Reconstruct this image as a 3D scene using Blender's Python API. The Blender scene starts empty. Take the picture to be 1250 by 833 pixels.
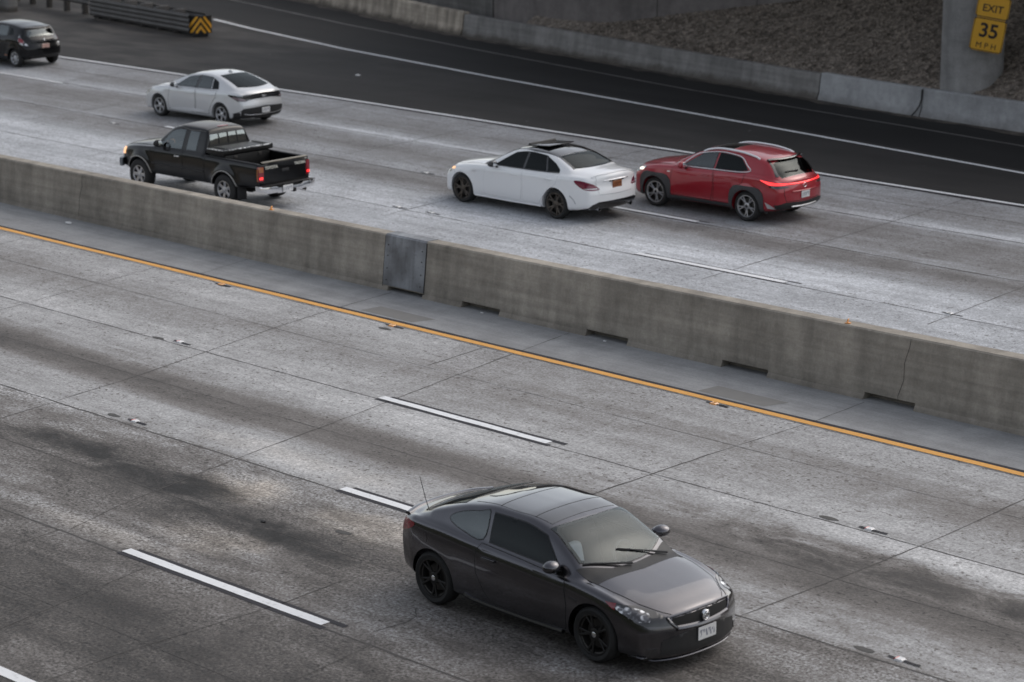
import bpy, bmesh, math, random
import numpy as np
from mathutils import Vector, Matrix
from mathutils.bvhtree import BVHTree
from mathutils.geometry import delaunay_2d_cdt

random.seed(7)
rng = np.random.default_rng(11)
R = math.radians
scene = bpy.context.scene
COL = scene.collection

# ------------------------------------------------------------------ materials
class NT:
    def __init__(self, name):
        self.m = bpy.data.materials.new(name)
        self.m.use_nodes = True
        self.t = self.m.node_tree
        self.t.nodes.clear()
        self.out = self.t.nodes.new('ShaderNodeOutputMaterial')
        self._pos = None

    def n(self, typ, **kw):
        nd = self.t.nodes.new(typ)
        for k, v in kw.items():
            setattr(nd, k, v)
        return nd

    def link(self, a, b):
        self.t.links.new(a, b)

    def put(self, sock, v):
        if hasattr(v, 'links') or isinstance(v, bpy.types.NodeSocket):
            self.t.links.new(v, sock)
        else:
            if isinstance(v, (int, float)) and sock.type in ('RGBA', 'VECTOR'):
                v = (v, v, v, 1) if sock.type == 'RGBA' else (v, v, v)
            elif isinstance(v, tuple) and sock.type == 'RGBA' and len(v) == 3:
                v = v + (1,)
            sock.default_value = v

    def math(self, op, a, b=0.0, c=None, clamp=False):
        nd = self.n('ShaderNodeMath', operation=op, use_clamp=clamp)
        self.put(nd.inputs[0], a)
        self.put(nd.inputs[1], b)
        if c is not None:
            self.put(nd.inputs[2], c)
        return nd.outputs[0]

    def pos(self):
        if self._pos is None:
            self._pos = self.n('ShaderNodeTexCoord').outputs['Object']
        return self._pos

    def xyz(self, v=None):
        s = self.n('ShaderNodeSeparateXYZ')
        self.link(v or self.pos(), s.inputs[0])
        return s.outputs

    def scaled(self, sc, loc=(0, 0, 0)):
        mp = self.n('ShaderNodeMapping')
        self.link(self.pos(), mp.inputs['Vector'])
        mp.inputs['Scale'].default_value = sc
        mp.inputs['Location'].default_value = loc
        return mp.outputs[0]

    def noise(self, vec=None, scale=1.0, detail=4, rough=0.55, sc=None, loc=(0, 0, 0), dist=0.0):
        nd = self.n('ShaderNodeTexNoise')
        if sc is not None:
            vec = self.scaled(sc, loc)
        self.link(vec or self.pos(), nd.inputs['Vector'])
        nd.inputs['Scale'].default_value = scale
        nd.inputs['Detail'].default_value = detail
        nd.inputs['Roughness'].default_value = rough
        nd.inputs['Distortion'].default_value = dist
        return nd.outputs['Fac']

    def voronoi(self, scale=1.0, sc=None, feature='F1', out='Distance', rnd=1.0):
        nd = self.n('ShaderNodeTexVoronoi', feature=feature)
        self.link(self.scaled(sc) if sc else self.pos(), nd.inputs['Vector'])
        nd.inputs['Scale'].default_value = scale
        nd.inputs['Randomness'].default_value = rnd
        return nd.outputs[out]

    def ramp(self, f, a, b, lo=0.0, hi=1.0, smooth=True):
        nd = self.n('ShaderNodeMapRange')
        nd.interpolation_type = 'SMOOTHSTEP' if smooth else 'LINEAR'
        self.put(nd.inputs['Value'], f)
        nd.inputs['From Min'].default_value = a
        nd.inputs['From Max'].default_value = b
        nd.inputs['To Min'].default_value = lo
        nd.inputs['To Max'].default_value = hi
        return nd.outputs['Result']

    def mix(self, f, a, b, blend='MIX'):
        nd = self.n('ShaderNodeMix', data_type='RGBA', blend_type=blend)
        self.put(nd.inputs[0], f)
        self.put(nd.inputs[6], a)
        self.put(nd.inputs[7], b)
        return nd.outputs[2]

    def bump(self, h, strength=0.3, dist=0.01):
        nd = self.n('ShaderNodeBump')
        nd.inputs['Strength'].default_value = strength
        nd.inputs['Distance'].default_value = dist
        self.link(h, nd.inputs['Height'])
        return nd.outputs[0]

    def curve(self, f, pts, lo, hi):
        x = self.ramp(f, lo, hi, smooth=False)
        nd = self.n('ShaderNodeFloatCurve')
        cm = nd.mapping
        c = cm.curves[0]
        pts = sorted(pts)
        q = [((px - lo) / (hi - lo), py) for px, py in pts]
        c.points[0].location = q[0]
        c.points[1].location = q[-1]
        for a_ in q[1:-1]:
            c.points.new(*a_)
        cm.update()
        self.link(x, nd.inputs['Value'])
        return nd.outputs[0]

    def principled(self, **kw):
        p = self.n('ShaderNodeBsdfPrincipled')
        for k, v in kw.items():
            self.put(p.inputs[k.replace('_', ' ')], v)
        self.link(p.outputs[0], self.out.inputs[0])
        return p


def simple(name, col, rough=0.5, metal=0.0, coat=0.0, var=0.12, scale=8.0, spec=0.5, emit=None, es=0.0):
    t = NT(name)
    f = t.noise(scale=scale, detail=3)
    c = t.mix(f, tuple(v * (1 - var) for v in col), tuple(min(1, v * (1 + var)) for v in col))
    kw = dict(Base_Color=c, Roughness=rough, Metallic=metal, Coat_Weight=coat, Specular_IOR_Level=spec)
    if emit:
        kw['Emission_Color'] = emit
        kw['Emission_Strength'] = es
    t.principled(**kw)
    return t.m


def paint(name, col, metal=0.0, rough=0.35, spec=0.5, coat=1.0, dirt=0.25):
    t = NT(name)
    _, _, z = t.xyz()
    d = t.noise(scale=3.0, detail=5)
    low = t.ramp(z, 0.65, 0.2)
    df = t.math('MULTIPLY', t.math('MULTIPLY', low, d), dirt)
    c = t.mix(df, col, (0.12, 0.105, 0.09))
    rg = t.math('ADD', t.math('MULTIPLY', t.noise(scale=6.0), 0.1), rough - 0.05)
    p = t.n('ShaderNodeBsdfPrincipled')
    t.put(p.inputs['Base Color'], c)
    t.put(p.inputs['Metallic'], metal)
    t.put(p.inputs['Roughness'], rg)
    t.put(p.inputs['Specular IOR Level'], spec)
    t.put(p.inputs['Coat Weight'], coat)
    t.put(p.inputs['Coat Roughness'], 0.04)
    inner = t.n('ShaderNodeBsdfPrincipled')
    inner.inputs['Base Color'].default_value = (0.018, 0.018, 0.02, 1)
    inner.inputs['Roughness'].default_value = 0.8
    mx = t.n('ShaderNodeMixShader')
    t.link(t.n('ShaderNodeNewGeometry').outputs['Backfacing'], mx.inputs[0])
    t.link(p.outputs[0], mx.inputs[1])
    t.link(inner.outputs[0], mx.inputs[2])
    t.link(mx.outputs[0], t.out.inputs[0])
    return t.m


def glass(name, tint, ior=1.5, gain=1.0):
    t = NT(name)
    tr = t.n('ShaderNodeBsdfTransparent')
    tr.inputs[0].default_value = tint + (1,)
    gl = t.n('ShaderNodeBsdfGlossy')
    gl.inputs['Roughness'].default_value = 0.02
    gl.inputs['Color'].default_value = (0.92, 0.99, 1.0, 1)
    fr = t.n('ShaderNodeFresnel')
    fr.inputs[0].default_value = ior
    mx = t.n('ShaderNodeMixShader')
    t.link(t.math('MULTIPLY', fr.outputs[0], gain, clamp=True), mx.inputs[0])
    t.link(tr.outputs[0], mx.inputs[1])
    t.link(gl.outputs[0], mx.inputs[2])
    t.link(mx.outputs[0], t.out.inputs[0])
    return t.m


M = {}
M['rubber'] = simple('tyre rubber', (0.018, 0.018, 0.018), 0.75, var=0.3)
M['black_plastic'] = simple('black plastic', (0.015, 0.015, 0.016), 0.55, var=0.3)
M['grey_plastic'] = simple('dark grey plastic', (0.045, 0.045, 0.047), 0.6, var=0.2)
M['gloss_black'] = simple('gloss black', (0.008, 0.008, 0.009), 0.08, coat=1.0)
M['trim_black'] = simple('window seal black', (0.01, 0.01, 0.011), 0.35)
M['seam'] = simple('panel gap', (0.012, 0.012, 0.012), 0.8)
M['chrome'] = simple('chrome', (0.75, 0.75, 0.76), 0.12, 1.0, var=0.03)
M['satin'] = simple('satin silver', (0.72, 0.72, 0.73), 0.3, 0.85, var=0.03)
M['alloy'] = simple('alloy silver', (0.55, 0.56, 0.58), 0.3, 0.9, var=0.05)
M['alloy_grey'] = simple('alloy machined grey', (0.48, 0.48, 0.49), 0.3, 0.9)
M['alloy_bronze'] = simple('alloy dark bronze', (0.11, 0.096, 0.083), 0.35, 0.85)
M['alloy_black'] = simple('alloy black', (0.022, 0.021, 0.02), 0.4, 0.3)
M['steel_rotor'] = simple('brake rotor', (0.10, 0.095, 0.09), 0.5, 0.8)
M['well'] = simple('wheel well', (0.008, 0.008, 0.008), 0.9)
M['seat'] = simple('seat fabric', (0.07, 0.07, 0.073), 0.85)
M['seat_tan'] = simple('seat fabric brown', (0.07, 0.045, 0.035), 0.85)
M['dash'] = simple('dashboard', (0.06, 0.06, 0.063), 0.6)
M['paper'] = simple('pale cloth', (0.75, 0.76, 0.76), 0.9)
M['glass_clear'] = glass('windshield glass', (0.76, 0.82, 0.84), 1.6, 0.9)
M['glass_side'] = glass('side glass', (0.36, 0.42, 0.43), 1.6, 2.0)
M['glass_dark'] = glass('tinted glass', (0.05, 0.05, 0.06), 1.6, 0.45)
M['glass_open'] = glass('smoked door glass', (0.12, 0.12, 0.12), 1.5, 0.6)
M['glass_pane'] = glass('rear pane glass', (0.5, 0.5, 0.48), 1.6, 4.5)
M['glass_roof'] = simple('roof glass', (0.012, 0.011, 0.012), 0.06, coat=1.0, spec=0.8)
def lamp_mat():
    t = NT('lamp lens clear')
    v = t.voronoi(scale=13)
    n_ = t.noise(scale=16, detail=3)
    c = t.mix(t.ramp(v, .25, .55), (0.85, 0.86, 0.88), (0.05, 0.05, 0.055))
    c = t.mix(t.ramp(n_, .5, .62), c, (0.12, 0.12, 0.13))
    t.principled(Base_Color=c, Roughness=0.15, Metallic=0.5, Coat_Weight=1.0, Normal=t.bump(v, .4, .01))
    return t.m


M['lamp_clear'] = lamp_mat()
M['lamp_dark'] = simple('lamp housing dark', (0.02, 0.02, 0.022), 0.1, 0.2, coat=1.0)
M['lamp_red'] = simple('tail lamp red', (0.22, 0.012, 0.02), 0.12, coat=1.0, var=0.35, scale=25)
M['lamp_wine'] = simple('tail lamp wine', (0.16, 0.012, 0.04), 0.12, coat=1.0, var=0.35, scale=20)
M['lamp_amber'] = simple('lamp amber', (0.36, 0.11, 0.03), 0.15, coat=1.0)
M['lamp_red_lit'] = simple('tail lamp lit', (0.5, 0.02, 0.02), 0.2, coat=1.0, emit=(1, 0.03, 0.03, 1), es=1.5)
M['lamp_white_lit'] = simple('day lamp lit', (0.8, 0.8, 0.8), 0.2, emit=(1, 0.86, 0.72, 1), es=1.0)
M['lamp_amber_lit'] = simple('amber lamp lit', (0.6, 0.25, 0.06), 0.2, emit=(1, 0.55, 0.3, 1), es=0.9)
M['emblem'] = simple('emblem metal', (0.6, 0.58, 0.52), 0.25, 0.9)
M['pale_letters'] = simple('pale letters', (0.55, 0.54, 0.48), 0.5)


def plate_mat(name, base, ink):
    t = NT(name)
    x, y, z = t.xyz()
    n1 = t.noise(sc=(1, 32, 9), detail=2)
    f = t.math('MULTIPLY', t.ramp(n1, 0.46, 0.56), t.ramp(t.math('ABSOLUTE', z), 0.05, 0.035))
    f = t.math('MULTIPLY', f, t.ramp(t.math('ABSOLUTE', y), 0.135, 0.12))
    c = t.mix(t.math('MULTIPLY', f, 0.75), base, ink)
    t.principled(Base_Color=c, Roughness=0.4)
    return t.m


M['plate_white'] = plate_mat('plate white', (0.66, 0.66, 0.66), (0.07, 0.08, 0.14))
M['plate_pink'] = plate_mat('plate pinkish', (0.66, 0.46, 0.40), (0.3, 0.08, 0.06))
M['plate_brown'] = plate_mat('paper plate orange brown', (0.27, 0.10, 0.04), (0.03, 0.01, 0.01))

# ------------------------------------------------------------------ object helpers
def new_obj(name, me, parent=None, mat=None):
    o = bpy.data.objects.new(name, me)
    COL.objects.link(o)
    if parent is not None:
        o.parent = parent
    if mat is not None:
        me.materials.clear()
        for m_ in (mat if isinstance(mat, (list, tuple)) else [mat]):
            me.materials.append(m_)
    return o


def from_bm(name, bm, mat, parent=None, smooth=True, angle=38):
    me = bpy.data.meshes.new(name)
    bmesh.ops.recalc_face_normals(bm, faces=bm.faces)
    finish(bm, smooth, angle)
    bm.to_mesh(me)
    bm.free()
    return new_obj(name, me, parent, mat)


def finish(bm, smooth=True, angle=38):
    bm.normal_update()
    for f in bm.faces:
        f.smooth = smooth
    if smooth:
        a = R(angle)
        for e in bm.edges:
            if len(e.link_faces) == 2:
                e.smooth = e.calc_face_angle(0) < a


def thing(name, label, cat, loc=(0, 0, 0), rotz=0.0, scale=1.0, group=None):
    o = bpy.data.objects.new(name, None)
    COL.objects.link(o)
    o.empty_display_size = 0.3
    o.location = loc
    o.rotation_euler = (0, 0, rotz)
    o.scale = (scale,) * 3
    tag(o, label, cat, group)
    return o


def tag(o, label, cat, group=None):
    o['label'] = label
    o['category'] = cat
    if group:
        o['group'] = group
    return o


def struct(o, kind='structure'):
    o['kind'] = kind
    return o


def bm_box(bm, c, size, rot=None, bevel=0.0, seg=2):
    r = bmesh.ops.create_cube(bm, size=1.0)
    vs = r['verts']
    mt = Matrix.Translation(Vector(c)) @ (rot.to_4x4() if rot is not None else Matrix()) @ Matrix.Diagonal((*size, 1))
    bmesh.ops.transform(bm, matrix=mt, verts=vs)
    if bevel > 0:
        es = list({e for v in vs for e in v.link_edges})
        bmesh.ops.bevel(bm, geom=es, offset=bevel, segments=seg, affect='EDGES', profile=0.5)


def bm_lathe(bm, prof, axis='Y', seg=40, c=(0, 0, 0), close=False):
    rings = []
    for (r, h) in prof:
        ring = []
        for k in range(seg):
            a = 2 * math.pi * k / seg
            p = {'Y': (r * math.cos(a), h, r * math.sin(a)), 'Z': (r * math.cos(a), r * math.sin(a), h),
                 'X': (h, r * math.cos(a), r * math.sin(a))}[axis]
            ring.append(bm.verts.new((p[0] + c[0], p[1] + c[1], p[2] + c[2])))
        rings.append(ring)
    n = len(rings)
    for i in range(n if close else n - 1):
        a, b = rings[i], rings[(i + 1) % n]
        for k in range(seg):
            bm.faces.new((a[k], a[(k + 1) % seg], b[(k + 1) % seg], b[k]))
    if not close:
        for ring in (rings[0], rings[-1]):
            try:
                bm.faces.new(ring)
            except ValueError:
                pass


def bm_tube(bm, pts, r, seg=8, flat=None):
    """round tube along 3-D points; r number or list"""
    pts = [Vector(p) for p in pts]
    n = len(pts)
    rs = r if isinstance(r, (list, tuple)) else [r] * n
    up = Vector((0, 0, 1))
    rings = []
    for i, p in enumerate(pts):
        t = (pts[min(i + 1, n - 1)] - pts[max(i - 1, 0)]).normalized()
        a = t.cross(up)
        if a.length < 1e-3:
            a = t.cross(Vector((1, 0, 0)))
        a.normalize()
        b = a.cross(t).normalized()
        ring = []
        for k in range(seg):
            th = 2 * math.pi * k / seg
            ring.append(bm.verts.new(p + a * (rs[i] * math.cos(th)) + b * (rs[i] * math.sin(th) * (flat or 1.0))))
        rings.append(ring)
    for i in range(n - 1):
        for k in range(seg):
            bm.faces.new((rings[i][k], rings[i][(k + 1) % seg], rings[i + 1][(k + 1) % seg], rings[i + 1][k]))
    bm.faces.new(rings[0])
    bm.faces.new(rings[-1])


def bm_ellipsoid(bm, c, rad, rot=None, u=20, v=12):
    r = bmesh.ops.create_uvsphere(bm, u_segments=u, v_segments=v, radius=1.0)
    mt = Matrix.Translation(Vector(c)) @ (rot.to_4x4() if rot is not None else Matrix()) @ Matrix.Diagonal((*rad, 1))
    bmesh.ops.transform(bm, matrix=mt, verts=r['verts'])


def bm_sweep(bm, rings, closed=True, caps=True):
    vr = [[bm.verts.new(p) for p in ring] for ring in rings]
    n = len(vr[0])
    for i in range(len(vr) - 1):
        for k in range(n if closed else n - 1):
            bm.faces.new((vr[i][k], vr[i][(k + 1) % n], vr[i + 1][(k + 1) % n], vr[i + 1][k]))
    if caps:
        bm.faces.new(vr[0])
        bm.faces.new(vr[-1])


def text_mesh(name, body, size, mat, parent, loc, rot, thick=0.002, align='CENTER', sx=1.0, offset=0.0):
    cu = bpy.data.curves.new('lettering', 'FONT')
    cu.body = body
    cu.size = size
    cu.align_x = align
    cu.align_y = 'CENTER'
    cu.extrude = thick
    cu.offset = offset
    tmp = bpy.data.objects.new('lettering', cu)
    COL.objects.link(tmp)
    bpy.context.view_layer.update()
    me = bpy.data.meshes.new_from_object(tmp.evaluated_get(bpy.context.evaluated_depsgraph_get()))
    bpy.data.objects.remove(tmp)
    bpy.data.curves.remove(cu)
    me.transform(Matrix.Diagonal((sx, 1, 1, 1)))
    o = new_obj(name, me, parent, mat)
    o.location = loc
    o.rotation_euler = rot
    return o


def pchip(pts):
    xs = np.array([p[0] for p in pts], float)
    ys = np.array([p[1] for p in pts], float)
    h = np.diff(xs)
    d = np.diff(ys) / h
    m = np.zeros_like(xs)
    m[0], m[-1] = d[0], d[-1]
    for i in range(1, len(xs) - 1):
        if d[i - 1] * d[i] > 0:
            w1, w2 = 2 * h[i] + h[i - 1], h[i] + 2 * h[i - 1]
            m[i] = (w1 + w2) / (w1 / d[i - 1] + w2 / d[i])

    def f(x):
        x = np.clip(x, xs[0], xs[-1])
        i = np.clip(np.searchsorted(xs, x) - 1, 0, len(h) - 1)
        t = (x - xs[i]) / h[i]
        return ((1 + 2 * t) * (1 - t) ** 2 * ys[i] + t * (1 - t) ** 2 * h[i] * m[i]
                + t * t * (3 - 2 * t) * ys[i + 1] + t * t * (t - 1) * h[i] * m[i + 1])
    return f


def catmull(pts, sub=6, closed=True):
    P = [np.array(p, float) for p in pts]
    n = len(P)
    out = []
    for i in range(n if closed else n - 1):
        if closed:
            p0, p1, p2, p3 = P[i - 1], P[i], P[(i + 1) % n], P[(i + 2) % n]
        else:
            p0, p1, p2, p3 = P[max(i - 1, 0)], P[i], P[i + 1], P[min(i + 2, n - 1)]
        for k in range(sub):
            t = k / sub
            out.append(0.5 * (2 * p1 + (p2 - p0) * t + (2 * p0 - 5 * p1 + 4 * p2 - p3) * t * t + (3 * p1 - p0 - 3 * p2 + p3) * t ** 3))
    if not closed:
        out.append(P[-1])
    return out


def poly_resample(poly, step):
    out = []
    n = len(poly)
    for i in range(n):
        a, b = np.array(poly[i]), np.array(poly[(i + 1) % n])
        k = max(1, int(math.ceil(np.linalg.norm(b - a) / step)))
        for j in range(k):
            out.append(tuple(a + (b - a) * j / k))
    return out


def poly_inside(P, poly):
    """vectorised point in polygon"""
    P = np.atleast_2d(P)
    x, y = P[:, 0], P[:, 1]
    r = np.zeros(len(P), bool)
    n = len(poly)
    j = n - 1
    for i in range(n):
        xi, yi = poly[i]
        xj, yj = poly[j]
        c = ((yi > y) != (yj > y)) & (x < (xj - xi) * (y - yi) / (yj - yi + 1e-12) + xi)
        r ^= c
        j = i
    return r


def poly_inset(poly, d):
    n = len(poly)
    A = sum(poly[i][0] * poly[(i + 1) % n][1] - poly[(i + 1) % n][0] * poly[i][1] for i in range(n))
    s = 1 if A > 0 else -1
    out = []
    for i in range(n):
        p0, p1, p2 = (np.array(poly[k % n]) for k in (i - 1, i, i + 1))
        e1 = (p1 - p0) / (np.linalg.norm(p1 - p0) + 1e-9)
        e2 = (p2 - p1) / (np.linalg.norm(p2 - p1) + 1e-9)
        n1 = np.array((-e1[1], e1[0])) * s
        n2 = np.array((-e2[1], e2[0])) * s
        b = n1 + n2
        l = np.linalg.norm(b)
        b = b / l if l > 1e-6 else n1
        k = 1 / max(0.45, b @ n1)
        out.append(tuple(p1 + b * d * k))
    return out


# ------------------------------------------------------------------ vehicles
SIDE = {+1: Vector((0, -1, 0)), -1: Vector((0, 1, 0))}
REAR = Vector((1, 0, 0))
FRONT = Vector((-1, 0, 0))
DOWN = Vector((0, 0, -1))


class Car:
    def __init__(self, spec, root):
        self.sp = spec
        self.root = root
        self.L = spec['L']
        self.s0 = spec['fo'] + spec['wb'] / 2        # local x = s0 - s
        self.top, self.bz, self.hw = pchip(spec['top']), pchip(spec['belt']), pchip(spec['hw'])
        self.bot, self.crown = pchip(spec['bot']), pchip(spec['crown'])
        self.tumble = spec.get('tumble', 0.36)
        self.cuts = []
        self.build_shell()

    # section control points (half) at s
    def section(self, s):
        hw, bz, tp, bo, cr = (float(f(s)) for f in (self.hw, self.bz, self.top, self.bot, self.crown))
        z9 = max(bz + 0.015, tp - cr)
        gh = max(0.0, z9 - bz)
        base = hw - self.sp.get('shoulder', 0.085)
        y9 = base - 0.02 - self.tumble * gh - 0.03 * min(1, gh / 0.2)
        if gh < 0.12:
            y9 -= 0.10 * (1 - gh / 0.12)
        H = bz - bo
        P = [(0, bo), (hw - 0.14, bo), (hw - 0.035, bo + 0.05), (hw - 0.012, bo + 0.2 * H), (hw - 0.002, bo + 0.42 * H),
             (hw + 0.004, bo + 0.66 * H), (hw - 0.004, bz - 0.10), (hw - 0.03, bz - 0.02), (base, bz + 0.012),
             (base * 0.5 + y9 * 0.5 + 0.012 * min(1, gh / .3), bz * 0.5 + z9 * 0.5), (y9, z9),
             (y9 * 0.82, z9 + (tp - z9) * 0.55), (y9 * 0.45, tp - (tp - z9) * 0.1), (0, tp)]
        return P

    def ye(self, s):
        P = self.section(s)
        return P[10]

    def build_shell(self):
        sp = self.sp
        L = self.L
        Rr = 0.07
        ss = [0, 0.004, 0.012, 0.025, 0.045, 0.07]
        st = sp.get('step', 0.026)
        ss += list(np.arange(0.1, L - 0.09, st))
        ss += [L - q for q in (0.07, 0.045, 0.025, 0.012, 0.004, 0)]
        extra = sp.get('extra_s', [])
        ss = sorted(set([round(float(a), 4) for a in list(ss) + list(extra)]))
        kf, kr = sp.get('kf', 0.22), sp.get('kr', 0.16)
        lf, lr = pchip(sp['lean_f']), pchip(sp['lean_r'])
        ra = sp['ra']
        wz = sp['wr']
        wheels = [(sp['fo'], wz), (sp['fo'] + sp['wb'], wz)]
        rings = []
        for s in ss:
            P = [np.array(p, float) for p in self.section(s)]
            for it in range(3):
                Q = [P[0]]
                for i in range(len(P) - 1):
                    Q += [P[i] * 0.75 + P[i + 1] * 0.25, P[i] * 0.25 + P[i + 1] * 0.75]
                Q.append(P[-1])
                P = Q
            P = np.array(P)
            e = min(s, L - s)
            if e < Rr:
                ins = Rr - math.sqrt(max(0, Rr * Rr - (Rr - e) ** 2))
                w = P[:, 0].max()
                P[:, 0] *= (w - ins) / w
                zm = 0.5 * (P[:, 1].min() + P[:, 1].max())
                h = 0.5 * (P[:, 1].max() - P[:, 1].min())
                P[:, 1] = zm + (P[:, 1] - zm) * (h - ins * 0.6) / h
            y, z = P[:, 0].copy(), P[:, 1].copy()
            # flares round the wheel arches
            wide = np.clip((y - 0.55) / 0.25, 0, 1)
            for (wc, wzz) in wheels:
                d = np.sqrt((s - wc) ** 2 + (z - wzz) ** 2)
                y = y + wide * sp.get('flare', 0.02) * np.exp(-((d - ra - 0.02) / 0.10) ** 2) * (z < self.bz(s) - 0.02)
            W2 = sp['W'] / 2
            sf = np.full_like(y, s)
            tf = np.clip(1 - s / 1.0, 0, 1) ** 1.4
            tr = np.clip(1 - (L - s) / 0.9, 0, 1) ** 1.4
            sf += kf * (np.abs(y) / W2) ** 2.4 * tf
            sf -= kr * (np.abs(y) / W2) ** 2.4 * tr
            sf += lf(z) * np.clip(1 - s / 0.4, 0, 1)
            sf -= lr(z) * np.clip(1 - (L - s) / 0.4, 0, 1)
            half = [(self.s0 - a, b, c) for a, b, c in zip(sf, y, z)]
            ring = half + [(a, -b, c) for (a, b, c) in half[-2:0:-1]]
            rings.append(ring)
        bm = bmesh.new()
        nh = len(half)
        vr = [[bm.verts.new(p) for p in ring] for ring in rings]
        n = len(vr[0])
        for i in range(len(vr) - 1):
            for k in range(n):
                bm.faces.new((vr[i][k], vr[i][(k + 1) % n], vr[i + 1][(k + 1) % n], vr[i + 1][k]))
        # end caps as gridded faces that follow the plan curve
        MS = 12
        for which, (ring, vv) in enumerate(((rings[0], vr[0]), (rings[-1], vr[-1]))):
            rows = []
            Ls = 0.0 if which == 0 else L
            kk = kf if which == 0 else -kr
            for i in range(nh):
                a = vv[i]
                if i == 0 or i == nh - 1:
                    rows.append([a])
                    continue
                b = vv[n - i]
                row = [a]
                ya = ring[i][1]
                za = ring[i][2]
                le = float(lf(za)) if which == 0 else -float(lr(za))
                for k in range(1, MS):
                    yk = ya + (-ya - ya) * k / MS
                    s_ = Ls + kk * (abs(yk) / W2) ** 2.4 + le
                    row.append(bm.verts.new((self.s0 - s_, yk, za)))
                row.append(b)
                rows.append(row)
            for i in range(1, nh - 2):
                for k in range(MS):
                    bm.faces.new((rows[i][k], rows[i][k + 1], rows[i + 1][k + 1], rows[i + 1][k]))
            for i, j in ((0, 1), (nh - 1, nh - 2)):
                for k in range(MS):
                    bm.faces.new((rows[i][0], rows[j][k + 1], rows[j][k]))
        bmesh.ops.recalc_face_normals(bm, faces=bm.faces)
        bm.normal_update()
        self.shell = bm
        self.bvh = BVHTree.FromBMesh(bm)

    def loc(self, s, y, z):
        return Vector((self.s0 - s, y, z))

    def hit(self, o, d):
        p, nrm, i, dist = self.bvh.ray_cast(o, d)
        return p, nrm

    def surf(self, s, y, z, d):
        """project a rough point along d onto the shell"""
        d = Vector(d).normalized()
        p = self.loc(s, y, z)
        h, nrm = self.hit(p - d * 6, d)
        if h is None:
            h, nrm, _, _ = self.bvh.find_nearest(p)
        return h, nrm

    def topz(self, s, y):
        h, nrm = self.hit(self.loc(s, y, 5), DOWN)
        return h.z if h else 0.5

    def plane(self, pts, d):
        d = Vector(d).normalized()
        r = d.cross(Vector((0, 0, 1)))
        r = Vector((1, 0, 0)) if r.length < 1e-4 else r.normalized()
        v = r.cross(d).normalized()
        out = []
        for p in pts:
            s, y, z = p
            if z is None:
                z = self.topz(s, y)
            q = self.loc(s, y, z)
            out.append((q.dot(r), q.dot(v)))
        return out, d, r, v

    def drape(self, name, poly, d, r, v, mat, parent, off, step, hole=None, skirt=0.008, smooth=True):
        ol = poly_resample(poly, step)
        pts = [Vector(p) for p in ol]
        n = len(pts)
        edges = [(i, (i + 1) % n) for i in range(n)]
        nh = 0
        if hole:
            hl = poly_resample(hole, step)
            nh = len(hl)
            pts += [Vector(p) for p in hl]
            edges += [(n + i, n + (i + 1) % nh) for i in range(nh)]
        A = np.array(ol)
        gx = np.arange(A[:, 0].min() + step / 2, A[:, 0].max(), step)
        gy = np.arange(A[:, 1].min() + step / 2, A[:, 1].max(), step)
        if len(gx) and len(gy):
            G = np.array(np.meshgrid(gx, gy)).reshape(2, -1).T
            k = poly_inside(G, poly_inset(ol, step * 0.45))
            if hole:
                k &= ~poly_inside(G, poly_inset(hl, -step * 0.45))
            pts += [Vector(p) for p in G[k]]
        vs, es, fs, *_ = delaunay_2d_cdt(pts, edges, [], 0, 1e-6)
        P2 = np.array([(p.x, p.y) for p in vs])
        bm = bmesh.new()
        P3 = []
        for p in vs:
            o = r * p.x + v * p.y - d * 6
            h, nrm = self.hit(o, d)
            P3.append((h, nrm) if h is not None and nrm.dot(d) < 0.05 else None)
        good = [i for i, q in enumerate(P3) if q]
        if not good:
            bm.free()
            return None
        gp = P2[good]
        for i, q in enumerate(P3):
            if q is None:
                j = good[int(np.argmin(((gp - P2[i]) ** 2).sum(1)))]
                h, nrm = P3[j]
                base = r * P2[i][0] + v * P2[i][1]
                P3[i] = (base + d * h.dot(d), nrm)
        bv = [bm.verts.new(h + nrm * off) for h, nrm in P3]
        bm.verts.ensure_lookup_table()
        for f in fs:
            c = P2[list(f)].mean(0)[None]
            if not poly_inside(c, ol)[0]:
                continue
            if hole and poly_inside(c, hl)[0]:
                continue
            try:
                bm.faces.new([bv[i] for i in f])
            except ValueError:
                pass
        bm.normal_update()
        bad = sum(1 for f in bm.faces if f.normal.dot(d) > 0)
        if bad > len(bm.faces) / 2:
            for f in bm.faces:
                f.normal_flip()
        loose = [q for q in bm.verts if not q.link_faces]
        bmesh.ops.delete(bm, geom=loose, context='VERTS')
        if skirt:
            be = [e for e in bm.edges if len(e.link_faces) == 1]
            nm = {}
            bm.normal_update()
            for e in be:
                for q in e.verts:
                    nm[q] = q.normal.copy()
            ex = bmesh.ops.extrude_edge_only(bm, edges=be)
            nv = [g for g in ex['geom'] if isinstance(g, bmesh.types.BMVert)]
            # match new verts to old
            for q in nv:
                for e in q.link_edges:
                    o2 = e.other_vert(q)
                    if o2 in nm:
                        q.co = o2.co - nm[o2] * (skirt + off)
                        break
        me = bpy.data.meshes.new(name)
        finish(bm, smooth, 50)
        bm.to_mesh(me)
        bm.free()
        return new_obj(name, me, parent if parent is not None else self.root, mat)

    def patch(self, name, pts, d, mat, parent=None, off=0.004, step=0.035, smooth=0, skirt=0.008):
        if smooth:
            pts = [(p[0], p[1], p[2] if p[2] is not None else self.topz(p[0], p[1])) for p in pts]
            pts = [tuple(p) for p in catmull(pts, smooth)]
        poly, d, r, v = self.plane(pts, d)
        return self.drape(name, poly, d, r, v, mat, parent, off, step, skirt=skirt)

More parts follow.
